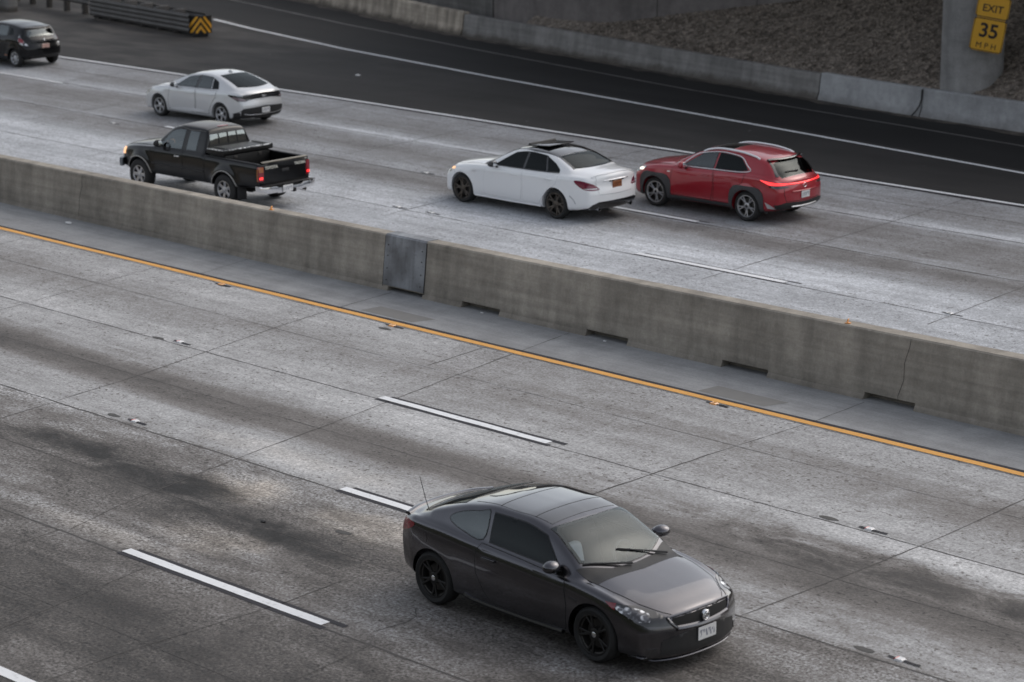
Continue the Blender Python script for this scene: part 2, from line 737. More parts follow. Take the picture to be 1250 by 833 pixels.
    def window(self, name, pts, d, mat, frame=0.035, smooth=0, frame_mat=None, step=0.035, cut=True, label=None):
        if smooth:
            pts = [(p[0], p[1], p[2] if p[2] is not None else self.topz(p[0], p[1])) for p in pts]
            pts = [tuple(p) for p in catmull(pts, smooth)]
        poly, d, r, v = self.plane(pts, d)
        poly = poly_resample(poly, 0.06)
        g = self.drape(name, poly_inset(poly, 0.012), d, r, v, mat, self.root, 0.006, step)
        if label:
            g['label'] = label
        self.drape('window_frame', poly, d, r, v, frame_mat or M['trim_black'], g, 0.0025, 0.03,
                   hole=poly_inset(poly, frame))
        if cut:
            self.cuts.append((poly_inset(poly, frame * 0.55), d, r, v))
        return g

    def line(self, name, pts, d, rad, mat, parent=None, flat=None, off=0.0, sub=5, closed=False, smooth=True):
        q = []
        pp = [(p[0], p[1], p[2] if p[2] is not None else self.topz(p[0], p[1])) for p in pts]
        pp = catmull(pp, sub, closed) if smooth else pp
        for p in pp:
            h, nrm = self.surf(p[0], p[1], p[2], d)
            q.append(h + nrm * off)
        if closed:
            q.append(q[0])
        bm = bmesh.new()
        bm_tube(bm, q, rad, 8, flat)
        return from_bm(name, bm, mat, parent if parent is not None else self.root)

    def strips(self, name, lines, d, rad, mat, parent=None):
        for pts in lines:
            bm = bmesh.new()
            q = []
            pp = [(p[0], p[1], p[2] if p[2] is not None else self.topz(p[0], p[1])) for p in pts]
            for i in range(len(pp) - 1):
                a, b = np.array(pp[i]), np.array(pp[i + 1])
                k = max(1, int(np.linalg.norm(b - a) / 0.04))
                for j in range(k):
                    q.append(a + (b - a) * j / k)
            q.append(np.array(pp[-1]))
            w = []
            for p in q:
                h, nrm = self.surf(p[0], p[1], p[2], d)
                w.append(h)
            bm_tube(bm, w, rad, 6)
            o = from_bm(name, bm, mat, parent if parent is not None else self.root)
        return o

    # ---- derived outlines
    def side_outline(self, s1, s2, side, lo=0.035, hi=0.045, rake1=0.0, rake2=0.0, n=22, tail=0.0):
        """window between s1 and s2; rake shifts the top of the front or rear edge"""
        up, dn = [], []
        for k in range(n + 1):
            s = s1 + (s2 - s1) * k / n
            zb = float(self.bz(s)) + lo
            su = s1 + rake1 + (s2 + rake2 - s1 - rake1) * k / n
            P = self.section(su)
            zt = P[10][1] - hi
            if zt < zb + 0.02:
                zt = zb + 0.02
            up.append((su, side * 0.8, zt))
            dn.append((s, side * 0.8, zb))
        return dn + up[::-1]

    def screen_outline(self, sc, se, t, inset=0.05, n=10, bow=0.05, yb=None):
        """windshield or rear window seen from above: sc base at centre, se base at the sides, t its top edge"""
        pts = []
        yb = yb or self.ye(se)[0] - inset
        yt = self.ye(t)[0] - inset
        for k in range(n + 1):
            q = -1 + 2 * k / n
            pts.append((sc + (se - sc) * q * q, q * yb, None))
        sgn = 1 if t > sc else -1
        for k in range(1, 6):
            f = k / 6
            s = se + (t + sgn * 0 - se) * f
            pts.append((s, yb + (yt - yb) * f, None))
        for k in range(n + 1):
            q = 1 - 2 * k / n
            pts.append((t + sgn * (-bow) * q * q * -1 * -1 + 0.0, q * yt, None))
        for k in range(5, 0, -1):
            f = k / 6
            s = se + (t - se) * f
            pts.append((s, -(yb + (yt - yb) * f), None))
        return pts

    def build_body(self, mat, name='body', box=None):
        sp = self.sp
        bm = self.shell
        for f in bm.faces:
            c = f.calc_center_median()
            if f.normal.z < -0.7 and c.z < float(self.bot(self.s0 - c.x)) + 0.05:
                f.material_index = 1
        me = bpy.data.meshes.new(name)
        bm.to_mesh(me)
        tmp = new_obj('shell', me, None, [mat, M['well']])
        cb = bmesh.new()
        W2 = sp['W'] / 2
        for s in (sp['fo'], sp['fo'] + sp['wb']):
            for sd in (1, -1):
                b2 = bmesh.new()
                bm_lathe(b2, [(sp['ra'], sd * (W2 - 0.30)), (sp['ra'], sd * (W2 + 0.3))], 'Y', 56, (self.s0 - s, 0, sp['wr'] + sp.get('arch_dz', 0.0)))
                m2 = bpy.data.meshes.new('c')
                bmesh.ops.recalc_face_normals(b2, faces=b2.faces)
                b2.to_mesh(m2)
                b2.free()
                cb.from_mesh(m2)
                bpy.data.meshes.remove(m2)
        if box:
            (c, size) = box
            bm_box(cb, c, size)
            bmesh.ops.recalc_face_normals(cb, faces=cb.faces)
        for f in cb.faces:
            f.material_index = 1
        cm = bpy.data.meshes.new('cutter')
        cb.to_mesh(cm)
        cb.free()
        cut = new_obj('cutter', cm, None, [M['well'], M['well']])
        md = tmp.modifiers.new('b', 'BOOLEAN')
        md.operation = 'DIFFERENCE'
        md.solver = 'EXACT'
        md.object = cut
        bpy.context.view_layer.update()
        res = bpy.data.meshes.new_from_object(tmp.evaluated_get(bpy.context.evaluated_depsgraph_get()))
        bpy.data.objects.remove(tmp)
        bpy.data.objects.remove(cut)
        bm2 = bmesh.new()
        bm2.from_mesh(res)
        bm2.normal_update()
        C = np.array([f.calc_center_median() for f in bm2.faces])
        Nn = np.array([f.normal for f in bm2.faces])
        kill = np.zeros(len(C), bool)
        for poly, d, r, v in self.cuts:
            uv = np.stack([C @ np.array(r), C @ np.array(v)], 1)
            k = poly_inside(uv, poly) & (Nn @ np.array(d) < 0.0)
            for i in np.nonzero(k)[0]:
                p = Vector(C[i])
                h, nn = self.hit(p - d * 6, d)
                if h is not None and (h - p).length < 0.06:
                    kill[i] = True
        bm2.faces.ensure_lookup_table()
        bmesh.ops.delete(bm2, geom=[bm2.faces[i] for i in np.nonzero(kill)[0]], context='FACES')
        finish(bm2, True, 34)
        o_me = bpy.data.meshes.new(name)
        bm2.to_mesh(o_me)
        bm2.free()
        bpy.data.meshes.remove(res)
        return new_obj(name, o_me, self.root, [mat, M['well']])

    # ---- common parts
    def wheels(self, meshes, mats, track=None):
        """meshes = hub, tyre, rim, cap"""
        sp = self.sp
        tr = track or sp['W'] / 2 - sp['tw'] / 2 - 0.02
        for s in (sp['fo'], sp['fo'] + sp['wb']):
            for sd in (1, -1):
                w = new_obj('wheel', meshes[0], self.root)
                w.location = self.loc(s, sd * tr, sp['wr'])
                w.rotation_euler = (0, random.uniform(0, 6.28), 0 if sd > 0 else math.pi)
                for nm, me in zip(('tyre', 'rim', 'centre_cap'), meshes[1:]):
                    new_obj(nm, me, w)

    def door(self, name, pts, side, mat, label=None, gap=.006):
        d = self.patch(name, [(a, side * 0.9, b) for a, b in pts], SIDE[side], mat, off=0.003, step=0.05, skirt=0.004)
        closed = [(a, side * 0.9, b) for a, b in pts] + [(pts[0][0], side * 0.9, pts[0][1])]
        self.strips('panel_gap', [closed], SIDE[side], gap, M['seam'], d)
        return d

    def handle(self, s, z, side, mat, parent, ln=0.2, h=0.024):
        p, nrm = self.surf(s, side * 0.9, z, SIDE[side])
        bm = bmesh.new()
        bm_box(bm, p + Vector((0, side * 0.022, 0)), (ln, 0.022, h), None, 0.009, 2)
        bm_box(bm, p + Vector((ln * 0.42, side * 0.008, 0)), (0.03, 0.03, h * .8), None, 0.004, 1)
        bm_box(bm, p + Vector((-ln * 0.42, side * 0.008, 0)), (0.03, 0.03, h * .8), None, 0.004, 1)
        o = from_bm('handle', bm, mat, parent)
        bm = bmesh.new()
        bm_ellipsoid(bm, p + Vector((0, side * -0.004, 0)), (ln * 0.45, 0.012, h * 1.3))
        return o

    def mirror(self, s, z, side, shell, sz=(0.10, 0.12, 0.075), lower=None):
        p, nrm = self.surf(s, side * 0.9, z - 0.07, SIDE[side])
        c = p + Vector((0.02, side * (sz[1] * 0.95), 0.09))
        bm = bmesh.new()
        bm_ellipsoid(bm, c, sz, Matrix.Rotation(side * R(-14), 3, 'Z'))
        for v in bm.verts:                                     # flat back where the glass sits
            if v.co.x < c.x - sz[0] * 0.45:
                v.co.x = c.x - sz[0] * 0.45 + (v.co.x - (c.x - sz[0] * 0.45)) * 0.15
        o = from_bm('wing_mirror', bm, shell, self.root)
        bm = bmesh.new()
        bm_tube(bm, [p + Vector((0, -side * 0.02, 0.0)), p + Vector((0.01, side * 0.05, 0.045)), c + Vector((0, -side * 0.02, -0.02))], [0.04, 0.028, 0.025], 10, 0.6)
        from_bm('stalk', bm, lower or M['black_plastic'], o)
        bm = bmesh.new()
        bm_ellipsoid(bm, c + Vector((-sz[0] * 0.5, 0, 0)), (0.008, sz[1] * 0.8, sz[2] * 0.75), Matrix.Rotation(side * R(-14), 3, 'Z'))
        from_bm('mirror_glass', bm, M['chrome'], o)
        return o

    def plate(self, y, z, d, mat, w=0.305, h=0.155, rim=None):
        p, nrm = self.surf(self.L if d.x > 0 else 0, y, z, d)
        bm = bmesh.new()
        bm_box(bm, (0, 0, 0), (0.012, w, h), None, 0.004, 1)
        o = from_bm('licence_plate', bm, mat, self.root, smooth=False)
        sg = -1 if d.x > 0 else 1
        o.location = p + Vector((sg * 0.014, 0, 0))
        return o

    def interior(self, rows=((1.0, 2.1), (1.0, 3.0)), mat=None, floor=0.32, hd=1.12):
        mat = mat or M['seat']
        sw = 0.52 if self.sp['W'] > 1.72 else 0.48
        for (q, s) in rows:
            for y in (-0.37, 0.37):
                bm = bmesh.new()
                z = floor
                bm_box(bm, self.loc(s - 0.12, y, z + 0.16), (0.52, sw, 0.16), Matrix.Rotation(R(-8), 3, 'Y'), 0.05, 3)
                bm_box(bm, self.loc(s + 0.2, y, z + 0.45), (0.16, sw * 0.92, 0.60), Matrix.Rotation(R(-18), 3, 'Y'), 0.06, 3)
                bm_box(bm, self.loc(s + 0.31, y, z + 0.80), (0.11, 0.26, 0.17), Matrix.Rotation(R(-14), 3, 'Y'), 0.045, 3)
                from_bm('seat', bm, mat, self.root)
        s = rows[0][1] - 0.85
        bm = bmesh.new()
        bm_box(bm, self.loc(s - 0.1, 0, self.bz(s) - 0.16), (0.5, self.sp['W'] - 0.36, 0.26), None, 0.09, 4)
        from_bm('dashboard', bm, M['dash'], self.root)
        bm = bmesh.new()
        rt = Matrix.Rotation(R(65), 3, 'Y')
        c = self.loc(s + 0.34, 0.37, self.bz(s) - 0.06)
        ring = [c + rt @ Vector((0.18 * math.cos(a), 0.18 * math.sin(a), 0)) for a in np.linspace(0, 2 * math.pi, 25)]
        bm_tube(bm, ring, 0.016, 8)
        for a in (0, 2.1, 4.2):
            bm_tube(bm, [c, c + rt @ Vector((0.18 * math.cos(a), 0.18 * math.sin(a), 0))], 0.014, 6)
        from_bm('steering_wheel', bm, M['dash'], self.root)


def wheel_meshes(Rt, Rr, w, style, n, rim_mat, name, face=None, cap=None, depth=0.03):
    """meshes facing +y"""
    face = face or rim_mat
    res = []
    h = w / 2
    bm = bmesh.new()                    # barrel, rotor, back plate
    bm_lathe(bm, [(Rr - 0.012, -h + 0.02), (Rr - 0.012, h - 0.03), (Rr - 0.03, h - 0.04), (Rr - 0.03, -h + 0.02)], 'Y', 40, close=True)
    bm_lathe(bm, [(Rr * 0.70, -0.02), (Rr * 0.70, 0.012)], 'Y', 36)
    bm_lathe(bm, [(Rr * 0.35, 0.0), (Rr * 0.33, 0.04)], 'Y', 24)
    bm_lathe(bm, [(Rr - 0.03, -h + 0.03), (0.01, -h + 0.03)], 'Y', 24)
    me = bpy.data.meshes.new('wheel')
    bmesh.ops.recalc_face_normals(bm, faces=bm.faces)
    finish(bm)
    bm.to_mesh(me)
    bm.free()
    me.materials.append(M['steel_rotor'])
    res.append(me)
    bm = bmesh.new()                    # tyre
    prof = [(Rr - 0.008, -h + 0.015), (Rr + 0.012, -h + 0.004), (Rr * .45 + Rt * .55, -h - 0.006), (Rt - 0.022, -h + 0.012), (Rt - 0.004, -h + 0.035),
            (Rt, 0), (Rt - 0.004, h - 0.035), (Rt - 0.022, h - 0.012), (Rr * .45 + Rt * .55, h + 0.006), (Rr + 0.012, h - 0.004), (Rr - 0.008, h - 0.015)]
    bm_lathe(bm, prof, 'Y', 48, close=True)
    me = bpy.data.meshes.new('tyre')
    bmesh.ops.recalc_face_normals(bm, faces=bm.faces)
    finish(bm)
    bm.to_mesh(me)
    bm.free()
    me.materials.append(M['rubber'])
    res.append(me)
    bm = bmesh.new()                    # rim face
    bm_lathe(bm, [(Rr + 0.004, h - 0.022), (Rr + 0.006, h - 0.006), (Rr - 0.008, h - 0.004), (Rr - 0.02, h - 0.022), (Rr - 0.02, h - 0.05), (Rr, h - 0.05)], 'Y', 48, close=True)

    def spoke(a, w0, w1, r0, r1, twist=0.0, y0=None, y1=None, th=0.022):
        y0 = h - depth if y0 is None else y0
        y1 = h - 0.012 if y1 is None else y1
        st = []
        for k in range(5):
            t = k / 4
            r = r0 + (r1 - r0) * t
            ww = w0 + (w1 - w0) * t
            yy = y0 + (y1 - y0) * t ** 1.4
            aa = a + twist * t
            ca, sa = math.cos(aa), math.sin(aa)
            c = Vector((r * ca, yy, r * sa))
            tg = Vector((-sa, 0, ca))
            yv = Vector((0, 1, 0))
            st.append([c + tg * ww / 2 - yv * th, c + tg * ww / 2 - yv * .005, c + tg * ww * .3, c - tg * ww * .3, c - tg * ww / 2 - yv * .005, c - tg * ww / 2 - yv * th])
        bm_sweep(bm, st)
    for k in range(n):
        a = 2 * math.pi * k / n
        if style == 'double':
            spoke(a - 0.05, 0.03, 0.026, 0.05, Rr - 0.012, -0.13)
            spoke(a + 0.05, 0.03, 0.026, 0.05, Rr - 0.012, 0.13)
        elif style == 'single':
            spoke(a, 0.05, 0.036, 0.04, Rr - 0.012)
        elif style == 'wide':
            spoke(a, 0.085, 0.075, 0.04, Rr - 0.012)
        elif style == 'vee':
            spoke(a, 0.05, 0.028, 0.04, Rr - 0.012, -0.22)
            spoke(a, 0.05, 0.028, 0.04, Rr - 0.012, 0.22)
    bm_lathe(bm, [(0.075, h - depth - 0.03), (0.075, h - depth + 0.0), (0.06, h - depth + 0.008)], 'Y', 24)
    for k in range(5):
        a = 2 * math.pi * (k + .5) / 5
        bm_lathe(bm, [(0.011, h - depth), (0.011, h - depth + 0.012)], 'Y', 8, (0.052 * math.cos(a), 0, 0.052 * math.sin(a)))
    me = bpy.data.meshes.new('rim')
    bmesh.ops.recalc_face_normals(bm, faces=bm.faces)
    finish(bm)
    bm.to_mesh(me)
    bm.free()
    me.materials.append(face)
    res.append(me)
    bm = bmesh.new()
    bm_lathe(bm, [(0.034, h - depth - .01), (0.034, h - depth + 0.012), (0.026, h - depth + 0.018)], 'Y', 20)
    me = bpy.data.meshes.new('centre_cap')
    bmesh.ops.recalc_face_normals(bm, faces=bm.faces)
    finish(bm)
    bm.to_mesh(me)
    bm.free()
    me.materials.append(cap or rim_mat)
    res.append(me)
    return res

# ------------------------------------------------------------------ camera, light
cam = bpy.data.cameras.new('camera')
cam.sensor_width = 36
cam.lens = 36 * 3040.85 / 1250
cam.clip_end = 2000
cam.dof.use_dof = True
cam.dof.focus_distance = 36
cam.dof.aperture_fstop = 1.45
co = bpy.data.objects.new('camera', cam)
COL.objects.link(co)
co.location = (0, 0, 10.501)
co.rotation_euler = (R(90 - 14.093), 0, R(44.211))
scene.camera = co

SUN_EL, SUN_AZ = 42.0, 14.0          # azimuth from +Y towards +X
w = bpy.data.worlds.new('World')
scene.world = w
w.use_nodes = True
nt = w.node_tree
sky = nt.nodes.new('ShaderNodeTexSky')
sky.sky_type = 'NISHITA'
sky.sun_disc = False
sky.sun_elevation = R(SUN_EL)
sky.sun_rotation = R(SUN_AZ)
sky.air_density = 1.0
sky.dust_density = 2.0
sky.ozone_density = 1.0
bg = nt.nodes['Background']
bg.inputs['Strength'].default_value = 0.15
hs_ = nt.nodes.new('ShaderNodeHueSaturation')
hs_.inputs['Saturation'].default_value = 0.42
nt.links.new(sky.outputs[0], hs_.inputs['Color'])
tn_ = nt.nodes.new('ShaderNodeMix')
tn_.data_type = 'RGBA'
tn_.blend_type = 'MULTIPLY'
tn_.inputs[0].default_value = 1.0
tn_.inputs[7].default_value = (1.025, 1.0, 0.965, 1)
nt.links.new(hs_.outputs[0], tn_.inputs[6])
nt.links.new(tn_.outputs[2], bg.inputs[0])
sl = bpy.data.lights.new('sun', 'SUN')
sl.energy = 0.45
sl.angle = R(70)
sl.color = (1.0, 0.93, 0.85)
so = bpy.data.objects.new('sun', sl)
COL.objects.link(so)
sd = Vector((math.sin(R(SUN_AZ)) * math.cos(R(SUN_EL)), math.cos(R(SUN_AZ)) * math.cos(R(SUN_EL)), math.sin(R(SUN_EL))))
so.rotation_euler = (-sd).to_track_quat('-Z', 'Y').to_euler()
so.location = sd * 60
scene.view_settings.view_transform = 'Standard'
scene.view_settings.look = 'None'
scene.view_settings.exposure = 0.38
scene.view_settings.gamma = 1.0
scene.view_settings.use_curve_mapping = False

# ------------------------------------------------------------------ road materials
def concrete_road(name, pts, ylo, yhi, warm, cool, blobs=(), rough_below=None, lane0=14.93, lw=3.62):
    t = NT(name)
    x, y, z = t.xyz()
    wob = t.noise(sc=(0.12, 0.8, 1), detail=3)
    yy = t.math('ADD', y, t.math('MULTIPLY', t.math('SUBTRACT', wob, 0.5), 0.55))
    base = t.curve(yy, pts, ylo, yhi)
    st1 = t.noise(sc=(0.10, 4.0, 1), detail=6, rough=0.65)              # long tyre streaks
    blot = t.noise(sc=(0.35, 0.6, 1), detail=6, rough=0.62, loc=(9, 2, 0), dist=0.4)
    b2 = t.noise(sc=(0.9, 1.6, 1), detail=7, rough=0.7, loc=(2, 8, 0), dist=0.6)
    mott = t.noise(scale=2.6, detail=6, rough=0.75)
    grain = t.noise(scale=9.0, detail=5, rough=0.8)
    fine = t.noise(scale=24.0, detail=2, rough=0.7)
    f = t.math('MULTIPLY', base, t.ramp(st1, 0.25, 0.75, 0.78, 1.22, False))
    f = t.math('MULTIPLY', f, t.ramp(blot, 0.28, 0.72, 0.80, 1.18, False))
    f = t.math('MULTIPLY', f, t.ramp(b2, 0.3, 0.7, 0.88, 1.12, False))
    f = t.math('MULTIPLY', f, t.ramp(mott, 0.3, 0.7, 0.84, 1.16, False))
    # every slab has cured and worn a little differently
    wn = t.n('ShaderNodeTexWhiteNoise', noise_dimensions='2D')
    cx = t.n('ShaderNodeCombineXYZ')
    t.link(t.math('FLOOR', t.math('DIVIDE', t.math('ADD', x, t.math('MULTIPLY', y, 0.2)), 4.75)), cx.inputs[0])
    t.link(t.math('FLOOR', t.math('DIVIDE', t.math('SUBTRACT', y, lane0), lw)), cx.inputs[1])
    t.link(cx.outputs[0], wn.inputs['Vector'])
    f = t.math('MULTIPLY', f, t.ramp(wn.outputs[0], 0, 1, 0.93, 1.07, False))
    warmth = None
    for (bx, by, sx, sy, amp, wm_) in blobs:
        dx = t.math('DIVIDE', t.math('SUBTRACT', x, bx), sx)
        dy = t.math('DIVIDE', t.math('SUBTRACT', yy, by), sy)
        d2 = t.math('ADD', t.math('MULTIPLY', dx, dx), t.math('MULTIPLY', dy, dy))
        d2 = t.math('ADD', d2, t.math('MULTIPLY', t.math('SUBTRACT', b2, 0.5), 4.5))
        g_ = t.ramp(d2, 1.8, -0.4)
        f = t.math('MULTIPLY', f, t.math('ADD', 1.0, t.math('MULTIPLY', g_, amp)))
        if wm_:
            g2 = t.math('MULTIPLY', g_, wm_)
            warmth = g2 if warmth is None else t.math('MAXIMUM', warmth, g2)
    gr = t.ramp(grain, 0.34, 0.66, 0.74, 1.26, False)
    fi = t.ramp(fine, 0.34, 0.66, 0.72, 1.28, False)
    if rough_below is not None:                                        # exposed aggregate in the worn lanes
        k = t.ramp(y, rough_below + .05, rough_below - .05)
        k2 = t.math('MULTIPLY', k, t.ramp(b2, .35, .6, .4, 1.0))
        fi = t.math('ADD', 1.0, t.math('MULTIPLY', t.math('SUBTRACT', fi, 1.0), t.math('ADD', 1.0, t.math('MULTIPLY', k2, 1.4))))
        worn = t.noise(sc=(0.55, 1.3, 1), detail=6, rough=0.65, loc=(4, 1, 0), dist=0.5)
        f = t.math('MULTIPLY', f, t.math('ADD', 1.0, t.math('MULTIPLY', k, t.ramp(worn, 0.36, 0.64, -0.22, 0.55))))
        gr = t.math('ADD', 1.0, t.math('MULTIPLY', t.math('SUBTRACT', gr, 1.0), t.math('ADD', 1.0, t.math('MULTIPLY', k2, 0.8))))
    f = t.math('MULTIPLY', t.math('MULTIPLY', f, gr), fi)
    # pitted dark specks, in patches
    pit = t.noise(sc=(9, 12, 1), detail=2, rough=0.6, loc=(1, 4, 0))
    where = t.ramp(t.noise(sc=(0.5, 1.1, 1), detail=3, loc=(5, 5, 0)), 0.36, 0.56)
    pit = t.math('MULTIPLY', t.ramp(pit, 0.60, 0.66), where)
    f = t.math('MULTIPLY', f, t.math('SUBTRACT', 1.0, t.math('MULTIPLY', pit, 0.6)))
    drop = t.ramp(t.voronoi(scale=0.9), 0.045, 0.025)                  # single oil drips
    f = t.math('MULTIPLY', f, t.math('SUBTRACT', 1.0, t.math('MULTIPLY', drop, 0.6)))
    f = t.math('MAXIMUM', f, 0.012)
    hue = t.ramp(f, 0.08, 0.34)
    col = t.mix(hue, warm, cool)
    if warmth is not None:
        col = t.mix(warmth, col, (1.12, 0.97, 0.80))
    cmb = t.n('ShaderNodeCombineXYZ')
    for k in range(3):
        t.link(f, cmb.inputs[k])
    c = t.mix(1.0, col, cmb.outputs[0], 'MULTIPLY')
    hgt = t.math('ADD', t.math('MULTIPLY', grain, 0.6), t.math('MULTIPLY', fine, 0.5))
    rg = t.ramp(grain, 0.3, 0.7, 0.62, 0.85, False)
    t.principled(Base_Color=c, Roughness=rg, Normal=t.bump(hgt, 0.5, 0.012), Specular_IOR_Level=0.4)
    return t.m


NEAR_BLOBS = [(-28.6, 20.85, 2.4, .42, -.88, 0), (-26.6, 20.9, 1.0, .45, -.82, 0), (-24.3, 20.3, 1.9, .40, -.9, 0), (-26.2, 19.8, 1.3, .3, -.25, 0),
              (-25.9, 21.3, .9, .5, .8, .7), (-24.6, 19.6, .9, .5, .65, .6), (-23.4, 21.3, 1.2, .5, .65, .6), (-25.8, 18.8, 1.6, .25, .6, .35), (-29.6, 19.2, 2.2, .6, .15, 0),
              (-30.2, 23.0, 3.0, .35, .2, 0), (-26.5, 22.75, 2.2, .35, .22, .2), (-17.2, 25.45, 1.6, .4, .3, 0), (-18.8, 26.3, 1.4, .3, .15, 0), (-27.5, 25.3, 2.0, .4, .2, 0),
              (-17.3, 24.75, 3.6, .45, -.82, 0), (-20.5, 25.1, 2.4, .4, -.25, 0), (-16.5, 23.4, 4.5, .9, -.35, 0), (-15, 27.6, 6, .7, -.22, 0), (-36, 23.9, 5, .5, -.25, 0)]  # wide lower-right pair: browner road plus painted corner darkening
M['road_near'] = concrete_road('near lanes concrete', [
    (8, .045), (14, .052), (15.2, .088), (16.5, .048), (17.7, .09), (18.4, .135), (19.3, .135), (20.3, .09), (21.3, .15), (22.1, .19),  # nearest lanes: stained concrete, with lower-edge darkening painted in as well
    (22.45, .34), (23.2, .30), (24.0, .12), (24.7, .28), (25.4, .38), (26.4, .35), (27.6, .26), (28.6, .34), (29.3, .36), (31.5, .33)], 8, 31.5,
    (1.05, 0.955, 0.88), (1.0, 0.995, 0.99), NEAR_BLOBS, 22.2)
M['road_far'] = concrete_road('far lanes concrete', [
    (31.4, .41), (33.2, .43), (34.2, .36), (35.4, .45), (36.2, .40), (36.9, .47), (37.9, .43), (38.8, .27), (39.8, .20), (40.3, .27),
    (41.0, .24), (42.0, .19), (42.9, .24), (43.35, .38), (43.8, .30), (44.6, .23), (45.6, .26), (46.9, .24)], 31.4, 46.9,
    (1.02, 0.965, 0.93), (0.97, 1.0, 1.045), [(-31, 39.6, 6, .5, -.3, 0), (-26, 40.9, 5, .5, -.25, 0), (-47, 39.3, 7, .5, -.25, 0), (-46, 43.35, 6, .22, .35, 0), (-27, 43.45, 5, .22, .4, 0), (-42, 36.4, 6, .5, .15, 0), (-29, 37.8, 4, .35, .15, 0)])


def shoulder_mat():
    t = NT('shoulder concrete')
    a = t.noise(scale=1.3, detail=6, rough=0.65)
    b = t.noise(scale=22, detail=4, rough=0.7)
    st = t.noise(sc=(0.3, 6, 1), detail=4)
    f = t.math('MULTIPLY', t.ramp(a, .3, .7, .78, 1.2, False), t.ramp(b, .3, .7, .86, 1.14, False))
    f = t.math('MULTIPLY', f, t.ramp(st, .3, .7, .88, 1.1, False))
    c = t.mix(1.0, (0.285, 0.288, 0.29), f, 'MULTIPLY')
    t.principled(Base_Color=c, Roughness=0.75, Normal=t.bump(b, 0.3, 0.006))
    return t.m


def asphalt_mat(name, col, dust=0.0):
    t = NT(name)
    a = t.noise(scale=0.35, detail=6, rough=0.6)
    st = t.noise(sc=(0.07, 1.3, 1), detail=5, rough=0.6)
    g = t.noise(scale=30, detail=4, rough=0.75)
    f = t.math('MULTIPLY', t.ramp(a, .3, .7, .75, 1.3, False), t.ramp(g, .3, .7, .7, 1.3, False))
    f = t.math('MULTIPLY', f, t.ramp(st, .3, .7, .8, 1.25, False))
    c = t.mix(1.0, col, f, 'MULTIPLY')
    if dust:
        x, y, z = t.xyz()
        d = t.math('MULTIPLY', t.ramp(x, -52, -68), t.ramp(t.noise(sc=(.25, .6, 1), detail=5), .42, .65))
        c = t.mix(t.math('MULTIPLY', d, dust), c, (0.10, 0.092, 0.085))
        sp = t.ramp(t.voronoi(scale=1.4), 0.065, 0.04)
        c = t.mix(t.math('MULTIPLY', sp, t.ramp(t.noise(scale=.5, loc=(4, 4, 0), sc=(1, 1, 1)), .5, .6)), c, (0.14, 0.14, 0.135))
    t.principled(Base_Color=c, Roughness=0.85, Normal=t.bump(g, 0.5, 0.01), Specular_IOR_Level=0.3)
    return t.m


def wall_concrete(name, col, streak=0.5, dirt=0.5, warmdirt=(0.07, 0.06, 0.05), ztop=1.0, lines=0.15):
    t = NT(name)
    x, y, z = t.xyz()
    big = t.noise(scale=0.55, detail=6, rough=0.6)
    mid = t.noise(scale=3.0, detail=6, rough=0.7)
    fin = t.noise(scale=26, detail=4, rough=0.7)
    ver = t.noise(sc=(2.6, 2.6, 0.22), detail=5, rough=0.6)
    hor = t.noise(sc=(0.25, 0.25, 9.0), detail=4, rough=0.6)
    f = t.math('MULTIPLY', t.ramp(big, .3, .7, .80, 1.2, False), t.ramp(mid, .3, .7, .82, 1.18, False))
    f = t.math('MULTIPLY', f, t.ramp(fin, .3, .7, .9, 1.1, False))
    f = t.math('MULTIPLY', f, t.ramp(hor, .3, .7, 1 - lines, 1 + lines, False))
    f = t.math('MULTIPLY', f, t.ramp(ver, .32, .62, 1 - streak * .6, 1.08, False))
    c = t.mix(1.0, col, f, 'MULTIPLY')
    dn = t.noise(scale=1.4, detail=6, rough=0.7, sc=(1, 1, 1), loc=(7, 3, 1))
    zd = t.math('ADD', z, t.math('MULTIPLY', t.math('SUBTRACT', dn, 0.5), 0.5))
    foot = t.math('MULTIPLY', t.ramp(zd, 0.26, 0.02), dirt)
    spot = t.math('MULTIPLY', t.ramp(mid, 0.6, 0.72), 0.25)
    c = t.mix(t.math('MAXIMUM', foot, spot), c, warmdirt)
    t.principled(Base_Color=c, Roughness=0.85, Normal=t.bump(t.math('ADD', mid, t.math('MULTIPLY', fin, .5)), 0.35, 0.01), Specular_IOR_Level=0.3)
    return t.m


M['shoulder'] = shoulder_mat()
M['gore'] = asphalt_mat('gore asphalt', (0.026, 0.0245, 0.0235), 0.6)
M['ramp'] = asphalt_mat('ramp asphalt', (0.0125, 0.012, 0.012))
M['median'] = wall_concrete('median concrete', (0.345, 0.312, 0.265), 0.42, 0.3)
M['wall_old'] = wall_concrete('old ramp wall concrete', (0.43, 0.375, 0.31), 0.9, 0.8)
M['wall_grey'] = wall_concrete('grey ramp wall concrete', (0.21, 0.203, 0.195), 0.4, 0.8)
M['wall_pale'] = wall_concrete('patched pale wall', (0.33, 0.335, 0.34), 0.12, 0.35, lines=0.03)
M['abutment'] = wall_concrete('abutment concrete', (0.16, 0.145, 0.14), 0.2, 0.0, lines=0.03)
M['pillar'] = wall_concrete('pillar concrete', (0.26, 0.255, 0.25), 0.25, 0.2, lines=0.04)


def line_paint(name, col, wear=0.35, spot=0.5):
    t = NT(name)
    a = t.noise(scale=9, detail=5, rough=0.7)
    b = t.noise(scale=1.2, detail=4)
    c = t.mix(t.math('MULTIPLY', t.ramp(a, .52, .68), wear), col, tuple(v * .45 for v in col))
    c = t.mix(t.math('MULTIPLY', t.ramp(b, .45, .7), spot * .4), c, tuple(v * .6 for v in col))
    t.principled(Base_Color=c, Roughness=0.6)
    return t.m


